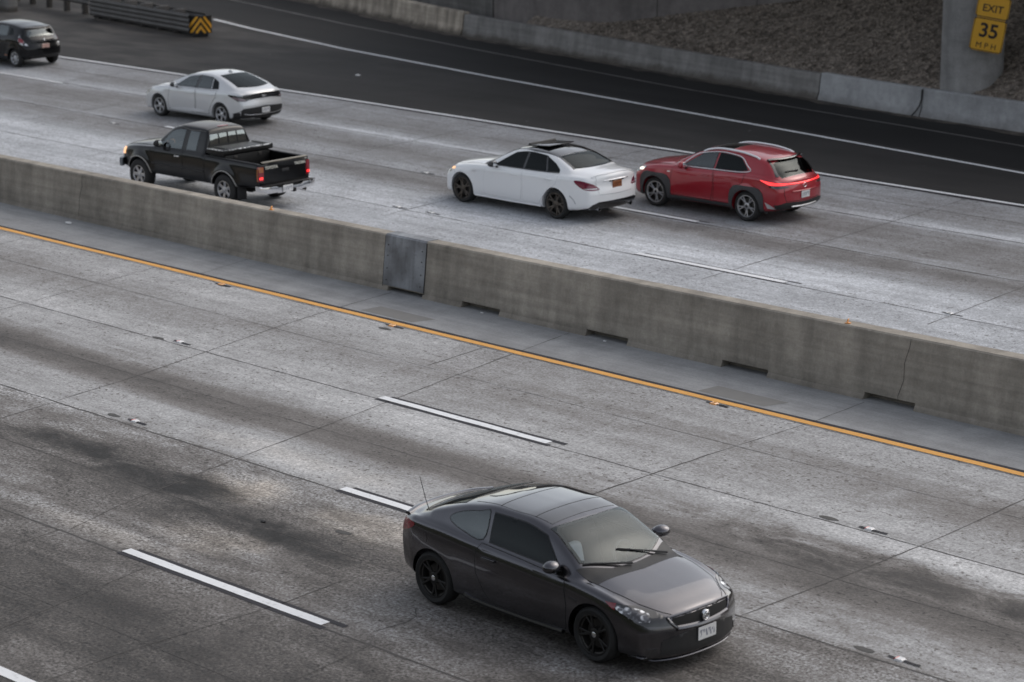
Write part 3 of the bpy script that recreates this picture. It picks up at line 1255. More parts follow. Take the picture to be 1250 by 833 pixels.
M['white_line'] = line_paint('white road paint', (0.80, 0.81, 0.82), 0.42, 0.4)
M['grey_line'] = line_paint('worn white road paint', (0.5, 0.5, 0.5), 0.7, 0.8)
M['dull_line'] = line_paint('dull worn paint', (0.16, 0.155, 0.15), 0.7, 0.8)
M['yellow_line'] = line_paint('yellow road paint', (0.80, 0.40, 0.09), 0.35, 0.4)
M['contrast'] = simple('black contrast paint', (0.011, 0.009, 0.014), 0.7, var=0.4, scale=6)
M['crack'] = simple('joint sealant', (0.075, 0.07, 0.066), 0.8, var=0.5, scale=5)

# ------------------------------------------------------------------ ground, roads
def sheet(name, pts, z, mat, sub=None):
    bm = bmesh.new()
    vs = [bm.verts.new((p[0], p[1], z)) for p in pts]
    bm.faces.new(vs)
    if sub:
        bmesh.ops.triangulate(bm, faces=bm.faces)
    o = from_bm(name, bm, mat, smooth=False)
    if o.data.polygons[0].normal.z < 0:
        o.data.flip_normals()
    return struct(o)


def ribbon(name, pts, w, z, mat, jit=0.0, seg=0.0, kind='structure', parent=None, dash=None):
    """flat strip along a polyline on the ground"""
    P = [np.array(p, float) for p in pts]
    if seg:
        Q = []
        for a, b in zip(P[:-1], P[1:]):
            k = max(1, int(np.linalg.norm(b - a) / seg))
            Q += [a + (b - a) * i / k for i in range(k)]
        Q.append(P[-1])
        P = Q
    bm = bmesh.new()
    prev = None
    for i, p in enumerate(P):
        t = P[min(i + 1, len(P) - 1)] - P[max(i - 1, 0)]
        t /= np.linalg.norm(t)
        nrm = np.array((-t[1], t[0]))
        ww = w * (1 + jit * (random.random() - .5) * 2)
        o = nrm * (random.random() - .5) * jit * w * 1.5
        a = bm.verts.new((*(p + o + nrm * ww / 2), z))
        b = bm.verts.new((*(p + o - nrm * ww / 2), z))
        if prev:
            bm.faces.new((prev[1], b, a, prev[0]))
        prev = (a, b)
    o = from_bm(name, bm, mat, parent, smooth=False)
    if o.data.polygons[0].normal.z < 0:
        o.data.flip_normals()
    if kind:
        struct(o, kind)
    return o


FE = [(-110, 44.6), (-90, 45.6), (-75, 46.15), (-65.2, 46.53), (-59.6, 46.68), (-52, 46.78), (-39.5, 46.78), (-29.5, 46.66), (-10, 46.5), (30, 46.2)]
R1 = [(-69.6, 56.3), (-66.4, 55.45), (-60.2, 54.09), (-52, 52.8), (-43.72, 51.69), (-31.83, 50.09), (-20, 48.6), (0, 46.9)]
R2 = [(-110, 72), (-90, 65.3), (-74.2, 60.83), (-65.2, 58.62), (-56, 56.75), (-46.5, 54.98), (-33.94, 53.35), (-20, 51.6), (10, 48.5)]
WB = [(-110, 74.5), (-90, 67.9), (-75, 63.4), (-66, 60.8), (-60, 59.2), (-54, 58.1), (-48.4, 57.0), (-42.4, 55.97), (-38.8, 55.45), (-35.3, 55.15), (-26, 54.1), (-12, 52.4), (20, 49)]
wb = pchip(WB)

bm = bmesh.new()
bmesh.ops.create_grid(bm, x_segments=20, y_segments=20, size=600)
g = from_bm('ground', bm, simple('bare earth', (0.07, 0.06, 0.05), 0.95, scale=.3, var=.4), smooth=False)
g.location.z = -0.03
struct(g)
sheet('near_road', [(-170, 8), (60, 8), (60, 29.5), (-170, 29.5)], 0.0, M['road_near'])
sheet('median_shoulder', [(-170, 29.5), (60, 29.5), (60, 31.5), (-170, 31.5)], 0.0, M['shoulder'])
fe2 = pchip(FE)
sheet('far_road', [(-170, 31.5), (60, 31.5), (60, 46)] + FE[::-1] + [(-170, 41.5)], 0.0, M['road_far'], True)
sheet('gore_pavement', FE + [(30, 46.3), (0, 46.9)] + [(x, y + .35) for x, y in R1[::-1]] + [(-75, 58), (-90, 62), (-110, 66)], -0.002, M['gore'], True)
sheet('exit_ramp', [(x, y + .352) for x, y in R1[::-1]][1:] + [(-75, 58.004), (-90, 62.004), (-110, 66.004)] + [(x, y + .4) for x, y in WB[:-2]], -0.001, M['ramp'], True)

# unseen dark bank, added to darken the near lanes and car-side reflections
bm = bmesh.new()
prof = [(8.2, -0.02), (6.5, 0.6), (3.2, 4.2), (1.2, 7.2), (-1.0, 8.6), (-30, 8.9)]
rows = []
for x in np.linspace(-170, 60, 90):
    rows.append([bm.verts.new((x, y + (random.random() - .5) * .6 * (z > 0.1), z + (random.random() - .5) * .3 * (0.1 < z < 8))) for y, z in prof])
for a, b in zip(rows[:-1], rows[1:]):
    for k in range(len(prof) - 1):
        bm.faces.new((a[k], b[k], b[k + 1], a[k + 1]))
struct(from_bm('unseen_dark_bank', bm, simple('dark bank', (0.035, 0.04, 0.02), 0.95, scale=2, var=.6)))

# painted lines
Z1, Z2, Z3 = 0.004, 0.008, 0.012
ribbon('yellow_line_edge', [(-170, 29.58), (60, 29.58)], 0.10, Z1, M['contrast'], 0.12, 1.2)
ribbon('yellow_edge_line', [(-170, 29.45), (60, 29.45)], 0.15, Z2, M['yellow_line'], 0.05, 0.7)


def dash(x0, x1, y, w=0.15, edge=0.07, ext=(0.0, 0.25), mat=None):
    ribbon('lane_line_edge', [(x0 + ext[0] + .1, y + w / 2 + edge / 2), (x1 + ext[1], y + w / 2 + edge / 2)], edge * 1.25, Z1, M['contrast'], 0.1, 0.5)
    ribbon('lane_line_edge', [(x0 + ext[0], y - w / 2 - edge / 2), (x1 + ext[1] - .15, y - w / 2 - edge / 2)], edge * 1.25, Z1, M['contrast'], 0.1, 0.5)
    ribbon('lane_line', [(x0, y), (x1, y)], w, Z2, mat or M['white_line'], 0.04, 0.35)


for k in range(-5, 3):
    dash(-28.09 + 14.63 * k, -24.43 + 14.63 * k, 25.9)
    dash(-24.95 + 14.63 * k, -21.3 + 14.63 * k, 22.25)
    dash(-24.98 + 14.63 * k, -21.1 + 14.63 * k, 18.5)
for k in range(-5, 3):
    dash(-32.41 + 14.63 * k, -28.63 + 14.63 * k, 36.93, 0.16, 0.05, (0, .3))
    dash(-37.25 + 14.63 * k, -33.62 + 14.63 * k, 40.25, 0.15, 0.05, (0, .25))
for x0, x1 in ((-64.6, -60.4), (-79.2, -75.2)):
    dash(x0, x1, 43.1, 0.11, 0.04, (0, .2))
ribbon('lane_edge_line', [(-120, 14.93), (-22.0, 14.93)], 0.16, Z2, M['white_line'], 0.05, 0.6)
ribbon('white_edge_line', FE, 0.14, Z2, M['white_line'], 0.05, 0.6)
ribbon('edge_line_contrast', [(x, y - .16) for x, y in FE], 0.16, Z1, M['contrast'], 0.2, 0.8)  # dark contrast strip along the edge line
R1s = [(x, y) for x, y in R1]
ribbon('gore_line', R1s, 0.14, Z2, M['white_line'], 0.06, 0.6)
ribbon('ramp_edge_line', R2, 0.09, Z2, M['dull_line'], 0.2, 0.5)

# pavement joints
JN = [([(-28.85, 31.1), (-28.5, 29.19), (-27.89, 26.13), (-27.57, 24.55), (-27.2, 22.46), (-26.58, 19.63), (-26.2, 18.5)], .016),
      ([(-26.3, 18.4), (-26.1, 17.0), (-25.9, 15.2)], .012),
      ([(-17.85, 28.9), (-17.71, 26.37), (-17.69, 24.71), (-17.73, 22.0)], .016),
      ([(-33.4, 31.1), (-33.14, 29.26), (-32.81, 27.59), (-32.39, 25.89), (-32.1, 24.72), (-31.89, 23.82), (-31.62, 22.21)], .016),
      ([(-22.41, 30.99), (-22.31, 29.59), (-22.33, 27.1)], .012), ([(-22.33, 27.1), (-22.28, 25.1), (-22.2, 22.3)], .026),
      ([(-22.1, 19.69), (-22.01, 18.66), (-22.05, 17.37), (-22.08, 16.12), (-22.0, 15.15)], .016),
      ([(-24.3, 18.45), (-23.6, 15.0)], .012), ([(-37.6, 31.1), (-37.2, 29.5)], .012), ([(-38.3, 29.3), (-37.6, 25.9), (-36.9, 22.2)], .012),
      ([(-31.6, 22.2), (-31.0, 18.5)], .014), ([(-18.0, 21.9), (-17.4, 18.5), (-17.2, 15)], .014), ([(-20.2, 18.4), (-19.7, 15)], .014),
      ([(-13.3, 29), (-12.9, 22)], .014), ([(-42.5, 29.2), (-41.2, 22.2)], .012), ([(-29.2, 29.4), (-29.0, 27.8)], .02)]
for pts, w_ in JN:
    ribbon('pavement_joint', pts, w_, Z1, M['crack'], 0.5, 0.22)
for y, w_ in ((25.80, .022), (22.14, .03), (18.39, .03), (29.33, .014)):
    ribbon('pavement_joint', [(-90, y), (-70, y + .03), (-50, y - .02), (-30, y), (-15, y + .01), (0, y)], w_, Z1 - .001, M['crack'], 0.5, 0.25)
for y in (24.02, 20.35, 16.6, 27.7):
    ribbon('pavement_joint', [(-80, y), (-40, y + .02), (0, y)], .010, Z1 - .001, M['crack'], 0.6, 0.5)
for y, w_ in ((36.8, .03), (40.13, .05), (43.18, .05), (31.98, .03), (44.9, .02)):
    ribbon('pavement_joint', [(-110, y - 1.2), (-90, y - .5), (-75, y - .1), (-55, y), (-30, y), (0, y)], w_, Z1 - .001, M['crack'], 0.6, 0.4)
for x, s_ in ((-25.97, -.12), (-31.0, -.1), (-21.0, -.15), (-40.5, -.15), (-46, -.12), (-51.2, -.15), (-56.3, -.1), (-61, -.12)):
    ribbon('pavement_joint', [(x, 46.6), (x - s_ * 6.3, 40.3), (x - s_ * 10.5, 36)], .02, Z1, M['crack'], 0.5, 0.3)
ribbon('pavement_crack', [(-20.72, 19.62), (-20.50, 19.42), (-20.45, 19.22), (-20.50, 18.72)], .016, Z1, M['crack'], 0.5, 0.1)
# shoulder repair squares
for x, y in ((-32.0, 29.95), (-24.0, 29.95)):
    sheet('shoulder_patch', [(x - .75, y - .24), (x + .6, y - .24), (x + .75, y + .2), (x - .7, y + .22)], Z1 - .001, simple('patch mortar', (0.21, 0.205, 0.195), 0.85, scale=4))

# dark smears beside the reflectors, oil spots
oil = simple('oil spot', (0.06, 0.056, 0.052), 0.7, var=.5)
for x, y in ((-33.72, 25.84), (-19.25, 25.92), (-30.3, 22.3), (-23.5, 20.95), (-16.0, 22.3), (-31.4, 29.05), (-36.1, 29.25), (-44.4, 37.2)):
    pts = [(x + .13 * math.cos(a) * (1 + .4 * random.random()), y + .045 * math.sin(a) * (1 + .5 * random.random())) for a in np.linspace(0, 2 * math.pi, 11)[:-1]]
    sheet('oil_spot', pts, Z1, oil)


# raised reflectors -----------------------------------------------------------
def reflector(x, y, label, base, lens, group, rot=0.0):
    t = thing('road_reflector', label, 'road reflector', (x, y, 0.0), rot, 1.0, group)
    bm = bmesh.new()
    a = [(-.055, -.05, 0), (.055, -.05, 0), (.055, .05, 0), (-.055, .05, 0)]
    b = [(-.025, -.042, .02), (.025, -.042, .02), (.025, .042, .02), (-.025, .042, .02)]
    bm_sweep(bm, [a, b])
    from_bm('base', bm, base, t, smooth=False)
    for s_, m_ in ((1, lens[0]), (-1, lens[1])):
        bm = bmesh.new()
        q = [(.053, -.036, .004), (.029, -.036, .02), (.029, .036, .02), (.053, .036, .004)]
        vs = [bm.verts.new((s_ * p[0], p[1], p[2])) for p in q]
        bm.faces.new(vs)
        ex = bmesh.ops.extrude_face_region(bm, geom=bm.faces[:])
        for v_ in [e for e in ex['geom'] if isinstance(e, bmesh.types.BMVert)]:
            v_.co += Vector((s_ * .006, 0, .005))
        from_bm('lens', bm, m_, t, smooth=False)
    t.scale = (1.1, 1.1, 1.1)
    ribbon('reflector_smear', [(x - .16, y - .005), (x + .30, y - .015)], .045, Z3, M['contrast'], 0.25, 0.1)
    return t


wm = simple('reflector white', (0.75, 0.75, 0.75), 0.4)
rm = simple('reflector red', (0.55, 0.05, 0.07), 0.3, coat=1)
am = simple('reflector amber', (0.75, 0.32, 0.06), 0.4, coat=1)
bm_ = simple('reflector grey', (0.35, 0.35, 0.34), 0.6)
G1 = 'raised reflectors along the lane lines'
for x, y, lab in ((-33.22, 25.92, 'small white and red road reflector on the first lane joint of the near lanes, left'),
                  (-18.58, 25.92, 'small red and white road reflector at the right, beyond the dark coupe\'s front'),
                  (-29.78, 22.32, 'small pale road reflector on the second lane joint at the far left'),
                  (-15.51, 22.32, 'small red and white road reflector near the bottom right corner')):
    reflector(x, y, lab, wm, (wm, rm), G1)
for x, y, lab in ((-36.2, 29.28, 'small amber reflector beside the yellow line at the left'),
                  (-31.45, 29.28, 'small amber reflector beside the yellow line below the steel plate'),
                  (-24.05, 29.28, 'small amber reflector beside the yellow line right of centre')):
    reflector(x, y, lab, am, (am, am), 'amber reflectors beside the yellow line')
for x, y, lab in ((-39.4, 36.9, 'small white road reflector in front of the white sedan'),
                  (-24.9, 36.95, 'small white road reflector on the far lanes near the right edge'),
                  (-42.0, 40.25, 'small white road reflector left of the white sedan\'s hood'),
                  (-53.3, 39.6, 'small white road reflector left of the silver liftback'),
                  (-47.6, 36.9, 'small white road reflector left of the pickup truck'),
                  (-38.4, 36.95, 'small white road reflector below the white sedan\'s front wheel')):
    reflector(x, y, lab, bm_, (wm, wm), 'white reflectors on the far lanes')

# ------------------------------------------------------------------ median barrier
def zt(x):
    return 0.97 + (x + 46) / 26 * 0.16 if x > -60 else 0.90


bmb = bmesh.new()
xs = list(np.arange(-150, 40, 1.0))
rings = []
YB = 31.12
for x in xs:
    h = min(max(zt(x), .85), 1.25)
    j = lambda: (random.random() - .5) * 0.005
    rings.append([(x, YB + j(), -0.01), (x, YB + .05 + j(), 0.08), (x, YB + .155 + j(), h - .025), (x, YB + .18, h + j() * .5),
                  (x, YB + .44, h + j() * .5), (x, YB + .465, h - .025), (x, YB + .62, -0.01)])
bm_sweep(bmb, rings)
bmesh.ops.recalc_face_normals(bmb, faces=bmb.faces)
me = bpy.data.meshes.new('wall')
bmb.to_mesh(me)
bmb.free()
barrier = thing('median_barrier', 'long grey-brown concrete median barrier with a steel plate and drain slots, between the two roadways', 'barrier', (-30, YB + .3, 0))
tmpo = new_obj('wall', me, None, [M['median'], M['well']])
cbm = bmesh.new()
SL = [(-31.6, -30.63), (-28.51, -27.54), (-25.45, -24.48), (-22.54, -21.57), (-19.5, -18.5), (-34.9, -34.0)]
for a, b in SL[:5]:
    bm_box(cbm, ((a + b) / 2, YB, 0.04), (b - a, 0.5, 0.15))
bm_box(cbm, (-33.1, YB, 0.03), (0.95, 0.5, 0.10))
for f in cbm.faces:
    f.material_index = 1
cme = bpy.data.meshes.new('cut')
bmesh.ops.recalc_face_normals(cbm, faces=cbm.faces)
cbm.to_mesh(cme)
cbm.free()
cut = new_obj('cut', cme, None, [M['well'], M['well']])
md = tmpo.modifiers.new('b', 'BOOLEAN')
md.operation = 'DIFFERENCE'
md.solver = 'EXACT'
md.object = cut
bpy.context.view_layer.update()
res = bpy.data.meshes.new_from_object(tmpo.evaluated_get(bpy.context.evaluated_depsgraph_get()))
bpy.data.objects.remove(tmpo)
bpy.data.objects.remove(cut)
bo = new_obj('wall', res, barrier, [M['median'], M['well']])
bo.location = (30, -(YB + .3), 0)


def steel():
    t = NT('weathered steel plate')
    x, y, z = t.xyz()
    a = t.noise(scale=1.7, detail=3, rough=0.5, loc=(2, 0, 3), sc=(1, 1, 1))
    b = t.noise(scale=14, detail=4)
    st = t.noise(sc=(9, 1, .7), detail=4)
    c = t.mix(t.ramp(a, .35, .7), (0.17, 0.173, 0.18), (0.34, 0.355, 0.375))
    c = t.mix(t.math('MULTIPLY', t.ramp(st, .4, .65), .35), c, (0.10, 0.10, 0.105))
    c = t.mix(t.math('MULTIPLY', t.ramp(b, .55, .7), .25), c, (0.10, 0.08, 0.07))
    t.principled(Base_Color=c, Metallic=0.35, Roughness=t.ramp(b, .3, .7, .45, .62, False))
    return t.m


def at_face(x, z, out=0.0):
    h = zt(x)
    y = YB + .05 + .105 * (z - .08) / (h - .105)
    return Vector((x + 30, y - out - (YB + .3), z))


bm = bmesh.new()
x0, x1 = -33.72, -32.62
h = zt(-33.2)
P = []
for x in (x0, x1):
    P.append([at_face(x, .10, .012), at_face(x, h - .02, .012), at_face(x, h + .012, -.02), at_face(x, h + .012, -.29), at_face(x, h + .004, -.29),
              at_face(x, h + .004, -.03), at_face(x, h - .02, .002), at_face(x, .10, .002)])
bm_sweep(bm, P)
sp_ = from_bm('steel_plate', bm, steel(), barrier, smooth=False)
for x in (x0 + .09, x1 - .09):
    for z in (.2, .42, .66, .86):
        bm = bmesh.new()
        p = at_face(x, z, .013)
        bm_lathe(bm, [(.012, p.y), (.012, p.y - .009), (.007, p.y - .012)], 'Y', 10, (p.x, 0, p.z))
        from_bm('bolt', bm, M['steel_rotor'], sp_)
for xx, ww in ((-43.35, .007), (-21.9, .006)):
    bm = bmesh.new()
    pts = [at_face(xx + (random.random() - .5) * .05 + .12 * (z if ww < .011 else 0), z, .0015) for z in np.linspace(.03, zt(xx) - .03, 9)]
    bm_tube(bm, pts, ww * .5, 6)
    from_bm('joint', bm, M['crack'], barrier)
for xx in (x0 - .012, x1 + .012):
    bm = bmesh.new()
    bm_tube(bm, [at_face(xx, z, .001) for z in np.linspace(.03, zt(xx) - .03, 7)], .007, 6)
    from_bm('joint', bm, M['well'], barrier)


def delineator(x, label, lay=0.0):
    t = thing('delineator', label, 'reflector', (x, YB + .25, zt(x)), 0.3, 1.0, 'orange reflectors on top of the median barrier')
    t.scale = (.72, .72, .72)
    bm = bmesh.new()
    bm_box(bm, (0, 0, .012), (.12, .10, .024), None, .006)
    from_bm('base', bm, am, t)
    bm = bmesh.new()
    bm_box(bm, (0.0, 0, .065), (.02, .10, .09), Matrix.Rotation(R(12), 3, 'Y'), .008)
    from_bm('reflector_face', bm, am, t)


delineator(-23.05, 'small orange reflector standing on the median barrier below the far lane dash')
delineator(-37.15, 'small orange reflector on the barrier top below the pickup\'s tailgate')

# litter
lit = simple('white litter', (0.7, 0.7, 0.7), 0.8)


def litter(x, y, z, s, label, mat=lit):
    bm = bmesh.new()
    bmesh.ops.create_icosphere(bm, subdivisions=2, radius=s)
    for v_ in bm.verts:
        v_.co = Vector((v_.co.x * 1.5, v_.co.y, v_.co.z * .45)) * (1 + .5 * (random.random() - .5))
    o = from_bm('litter', bm, mat, smooth=False)
    o.location = (x, y, z + s * .35)
    tag(o, label, 'litter')


litter(-43.1, 30.75, 0, .055, 'crumpled white scrap lying on the shoulder at the foot of the barrier, far left')
litter(-31.0, 31.08, 0, .022, 'white scrap in the first drain slot right of the steel plate')
litter(-28.0, 31.08, 0, .022, 'white scrap in the second drain slot right of the steel plate')
litter(-55.3, 50.2, 0, .06, 'flat pale scrap lying on the dark gore pavement')
litter(-24.6, 20.5, 0, .03, 'small dark crumb on the stained second lane', simple('dark rubber', (.03, .03, .03), .8))

# ------------------------------------------------------------------ ramp walls
def path_wall(name, x0, x1, h, mat, label, cat='barrier', top=0.2, batter=0.12, dy=0.0, curb=True, n=None):
    bm = bmesh.new()
    rings = []
    xs = np.linspace(x0, x1, n or max(3, int((x1 - x0) / 1.0)))
    for x in xs:
        t = np.array((1.0, float(wb(x + .5)) - float(wb(x - .5))))
        t /= np.linalg.norm(t)
        nn = np.array((-t[1], t[0]))
        b = np.array((x, float(wb(x)) + dy))
        hh = h(x) if callable(h) else h
        j = lambda: (random.random() - .5) * .014
        prof = [(0, -.02), (0.01, .07), (0.07 + j(), .22), (batter + j(), hh - .03), (batter + .03, hh), (batter + top, hh), (batter + top + .03, hh - .03), (batter + top + .2, -.02)]
        rings.append([(*(b + nn * a), z) for a, z in prof])
    bm_sweep(bm, rings)
    o = from_bm(name, bm, mat, angle=30)
    tag(o, label, cat)
    return o


path_wall('ramp_barrier', -108, -60.05, 0.78, M['wall_old'], 'weathered light concrete ramp barrier with dark stains at the top, left of the wall step', top=.24)
path_wall('ramp_barrier', -59.97, -42.5, lambda x: 0.72, M['wall_grey'], 'grey concrete ramp barrier with dirty foot running below the gravel slope')
pale = path_wall('ramp_barrier', -42.45, -38.62, lambda x: 0.76, M['wall_pale'], 'smooth pale patched stretch of ramp barrier left of the dark joint')
path_wall('ramp_barrier', -38.58, 18, lambda x: 0.76, M['wall_pale'], 'pale ramp barrier stretch right of the dark joint, in front of the pillar')
def dirt_mat():
    t = NT('dirt at the wall foot')
    a_ = t.noise(scale=1.1, detail=6, rough=.7)
    b_ = t.noise(scale=14, detail=3)
    c_ = t.mix(t.ramp(a_, .38, .62), (0.03, 0.026, 0.023), (0.125, 0.105, 0.085))
    c_ = t.mix(t.ramp(b_, .5, .65), c_, (0.05, 0.043, 0.037))
    t.principled(Base_Color=c_, Roughness=.95)
    return t.m


ribbon('roadside_dirt', [(x, float(wb(x)) - .12) for x in np.arange(-100, 12, 2.0)], .42, .004, dirt_mat(), .35, .5)
bm = bmesh.new()
yb_ = float(wb(-38.6))
bm_tube(bm, [(-38.6, yb_ + .09, .74), (-38.58, yb_ + .05, .5), (-38.62, yb_ + .02, .3), (-38.7, yb_ - .03, .15), (-38.78, yb_ - .12, .02)], .022, 6)
o = from_bm('hanging_cable', bm, M['black_plastic'])
tag(o, 'thin dark cable hanging down the joint of the pale ramp barrier', 'cable')

# gravel slope between the ramp barrier and the abutment wall
def slope_z(x, y):
    return 0.62 + 0.5 * (y - float(wb(x)) - 0.55)


AW = [(-110, 76), (-90, 69.3), (-75, 64.9), (-66, 62.2), (-60, 60.5), (-55.5, 59.45), (-53.5, 59.25), (-50, 59.75), (-46.4, 60.25), (-43.5, 60.65), (-40.8, 61.0), (-30, 62.6), (-10, 65.5), (20, 69)]
aw = pchip(AW)
bm = bmesh.new()
rows = []
for x in np.linspace(-57, 10, 135):
    y0, y1 = float(wb(x)) + .38, max(float(aw(x)) + .1, float(wb(x)) + .5)
    rows.append([bm.verts.new((x, y0 + (y1 - y0) * k / 16, slope_z(x, y0 + (y1 - y0) * k / 16) + (random.random() - .5) * .05 - (0.0 if k else .3))) for k in range(17)])
for a, b in zip(rows[:-1], rows[1:]):
    for k in range(16):
        bm.faces.new((a[k], b[k], b[k + 1], a[k + 1]))


def gravel_mat(name):
    t = NT(name)
    v = t.voronoi(scale=9, out='Color')
    s_ = t.n('ShaderNodeSeparateColor')
    t.link(v, s_.inputs[0])
    g_ = t.noise(scale=20, detail=4)
    c = t.mix(s_.outputs[0], (0.095, 0.077, 0.061), (0.35, 0.295, 0.245))
    c = t.mix(t.ramp(g_, .4, .7), c, (0.08, 0.07, 0.06))
    t.principled(Base_Color=c, Roughness=0.9, Normal=t.bump(t.voronoi(scale=9), 0.9, 0.04))
    return t.m


struct(from_bm('gravel_slope', bm, gravel_mat('gravel bed')))
# loose stones
V, F = [], []
ico = bmesh.new()
bmesh.ops.create_icosphere(ico, subdivisions=1, radius=1.0)
iv = np.array([v_.co[:] for v_ in ico.verts])
iF = [[v_.index for v_ in f.verts] for f in ico.faces]
ico.free()
for k in range(12000):
    x = random.uniform(-54, -33.5)
    y0, y1 = float(wb(x)) + .45, float(aw(x))
    if y1 < y0 + .1:
        continue
    y = random.uniform(y0, y1)
    s_ = random.uniform(.016, .045)
    th = random.uniform(0, 6.28)
    sc_ = np.array((random.uniform(.8, 1.5), random.uniform(.7, 1.1), random.uniform(.5, .9))) * s_
    q = iv * sc_ * (1 + (rng.random(iv.shape) - .5) * .35)
    c_, n_ = math.cos(th), math.sin(th)
    q = np.stack([q[:, 0] * c_ - q[:, 1] * n_ + x, q[:, 0] * n_ + q[:, 1] * c_ + y, q[:, 2] + slope_z(x, y) + s_ * .2], 1)
    b_ = len(V)
    V += q.tolist()
    F += [[b_ + i for i in f] for f in iF]
me = bpy.data.meshes.new('gravel_stones')
me.from_pydata(V, [], F)
struct(new_obj('gravel_stones', me, None, gravel_mat('gravel stones')), 'stuff')['label'] = 'loose grey-brown stones covering the slope under the abutment wall'

# abutment wall behind the slope
def upright(name, xs, z0, z1, mat, th=0.5, parent=None):
    bm = bmesh.new()
    rings = []
    for x in xs:
        t = np.array((1.0, float(aw(x + .4)) - float(aw(x - .4))))
        t /= np.linalg.norm(t)
        nn = np.array((-t[1], t[0]))
        b = np.array((x, float(aw(x))))
        za = z0(x) if callable(z0) else z0
        rings.append([(*b, za), (*b, z1), (*(b + nn * th), z1), (*(b + nn * th), za)])
    bm_sweep(bm, rings)
    return from_bm(name, bm, mat, parent, angle=30)


ab = upright('abutment_wall', np.linspace(-59.6, 18, 60), 0.0, 7.2, M['abutment'])
tag(ab, 'tall smooth grey abutment wall with panel joints above the gravel slope', 'wall')
for x in (-47.95, -44.85, -44.3, -42.75, -39.0, -51.5):
    bm = bmesh.new()
    y = float(aw(x)) - .004
    bm_tube(bm, [(x, y, slope_z(x, y)), (x, y, 4)], .014 if x != -44.3 else .03, 6)
    from_bm('joint', bm, M['crack'], ab)
bm = bmesh.new()
x = -44.75
bm_lathe(bm, [(.07, float(aw(x)) - .015), (.07, float(aw(x)) + .05)], 'Y', 16, (x, 0, 2.25))
from_bm('drain_hole', bm, M['well'], ab)
rw = upright('retaining_wall', np.linspace(-108, -59.7, 30), 0.0, 3.2, wall_concrete('retaining wall', (0.15, 0.145, 0.14), .5, 0.0), 0.45)
tag(rw, 'darker streaked retaining wall behind the weathered barrier, left of the abutment', 'wall')

# bridge deck over the ramp (carried by the pillar, above the frame)
bm = bmesh.new()
bm_box(bm, (-43, 66, 7.9), (36, 22, 1.3), Matrix.Rotation(R(-6), 3, 'Z'), .1)
tag(from_bm('bridge_deck', bm, M['abutment'], smooth=False), 'concrete bridge deck spanning above the ramp, resting on the abutment and the pillar', 'bridge')

# round pillar
pl = thing('bridge_pillar', 'thick round concrete bridge pillar standing in the gravel behind the sign', 'pillar', (-37.85, 56.72, 0.35))
bm = bmesh.new()
bm_lathe(bm, [(.84, -.4), (.84, 3), (.84, 6.75)], 'Z', 56)
from_bm('shaft', bm, M['pillar'], pl)
bm = bmesh.new()
bm_lathe(bm, [(.86, -.3), (1.02, -.3), (1.02, .62), (.98, .66), (.86, .66)], 'Z', 56, close=True)
rg_ = from_bm('base_collar', bm, M['wall_pale'], pl)
rg_.rotation_euler = (R(16), R(0), 0)
rg_.location = (0, 0, -.28)

# ------------------------------------------------------------------ signs
sy = simple('sign yellow', (0.62, 0.33, 0.02), 0.5, var=.08, scale=3)
sb = simple('sign black', (0.02, 0.012, 0.01), 0.6)
ms = simple('sign aluminium', (0.3, 0.3, 0.3), .5, .6)
sg = thing('speed_sign', 'yellow exit speed sign reading EXIT 35 MPH, tilted, in front of the round pillar', 'sign', (-36.91, 55.99, 2.30), R(27))
sg.rotation_euler = (0, R(8.5), R(27))


def sign_panel(name, zc, hgt, wd):
    bm = bmesh.new()
    bm_box(bm, (0, 0, zc), (wd, .012, hgt))
    bmesh.ops.bevel(bm, geom=[e for e in bm.edges if abs(e.verts[0].co.y - e.verts[1].co.y) > .005], offset=.05, segments=4, affect='EDGES')
    p_ = from_bm(name, bm, sy, sg, smooth=False)
    bm = bmesh.new()
    ol = []
    a, b = wd / 2 - .022, hgt / 2 - .022
    for cx, cz, a0 in ((a - .04, b - .04, 0), (-a + .04, b - .04, 90), (-a + .04, -b + .04, 180), (a - .04, -b + .04, 270)):
        ol += [(cx + .04 * math.cos(R(a0 + q)), -.0075, zc + cz + .04 * math.sin(R(a0 + q))) for q in (0, 30, 60, 90)]
    ol.append(ol[0])
    bm_tube(bm, ol, .010, 6)
    from_bm('border', bm, sb, p_)
    return p_


pa = sign_panel('speed_panel', 0.0, .88, .86)
pb = sign_panel('exit_panel', .75, .60, .86)
text_mesh('lettering', '35', .52, sb, pa, (0, -.0085, .10), (R(90), 0, 0), offset=.012)
text_mesh('lettering', 'M P H', .215, sb, pa, (0, -.0085, -.29), (R(90), 0, 0))
text_mesh('lettering', 'EXIT', .27, sb, pb, (0, -.0085, .70), (R(90), 0, 0), offset=.004)
for z in (.2, -.2, .75):
    bm = bmesh.new()
    bm_box(bm, (-.2, .16, z), (.05, .32, .05))
    from_bm('bracket', bm, ms, sg)

# ------------------------------------------------------------------ guardrail and crash cushion at the gore
galv = simple('weathered galvanised steel', (0.105, 0.10, 0.097), .6, .4, var=.3, scale=2)
wood = simple('dark timber post', (0.06, 0.055, 0.05), .85, var=.3)


def rail_profile(p, nn, zc, hgt, lobes):
    out = []
    m_ = lobes * 6
    for k in range(m_ + 1):
        f = k / m_
        out.append((*(p + nn * (.045 * (1 - math.cos(f * lobes * 2 * math.pi)) / 2)), zc + hgt * (f - .5)))
    for k in range(m_, -1, -1):
        f = k / m_
        out.append((*(p + nn * (.045 * (1 - math.cos(f * lobes * 2 * math.pi)) / 2 - .008)), zc + hgt * (f - .5)))
    return out


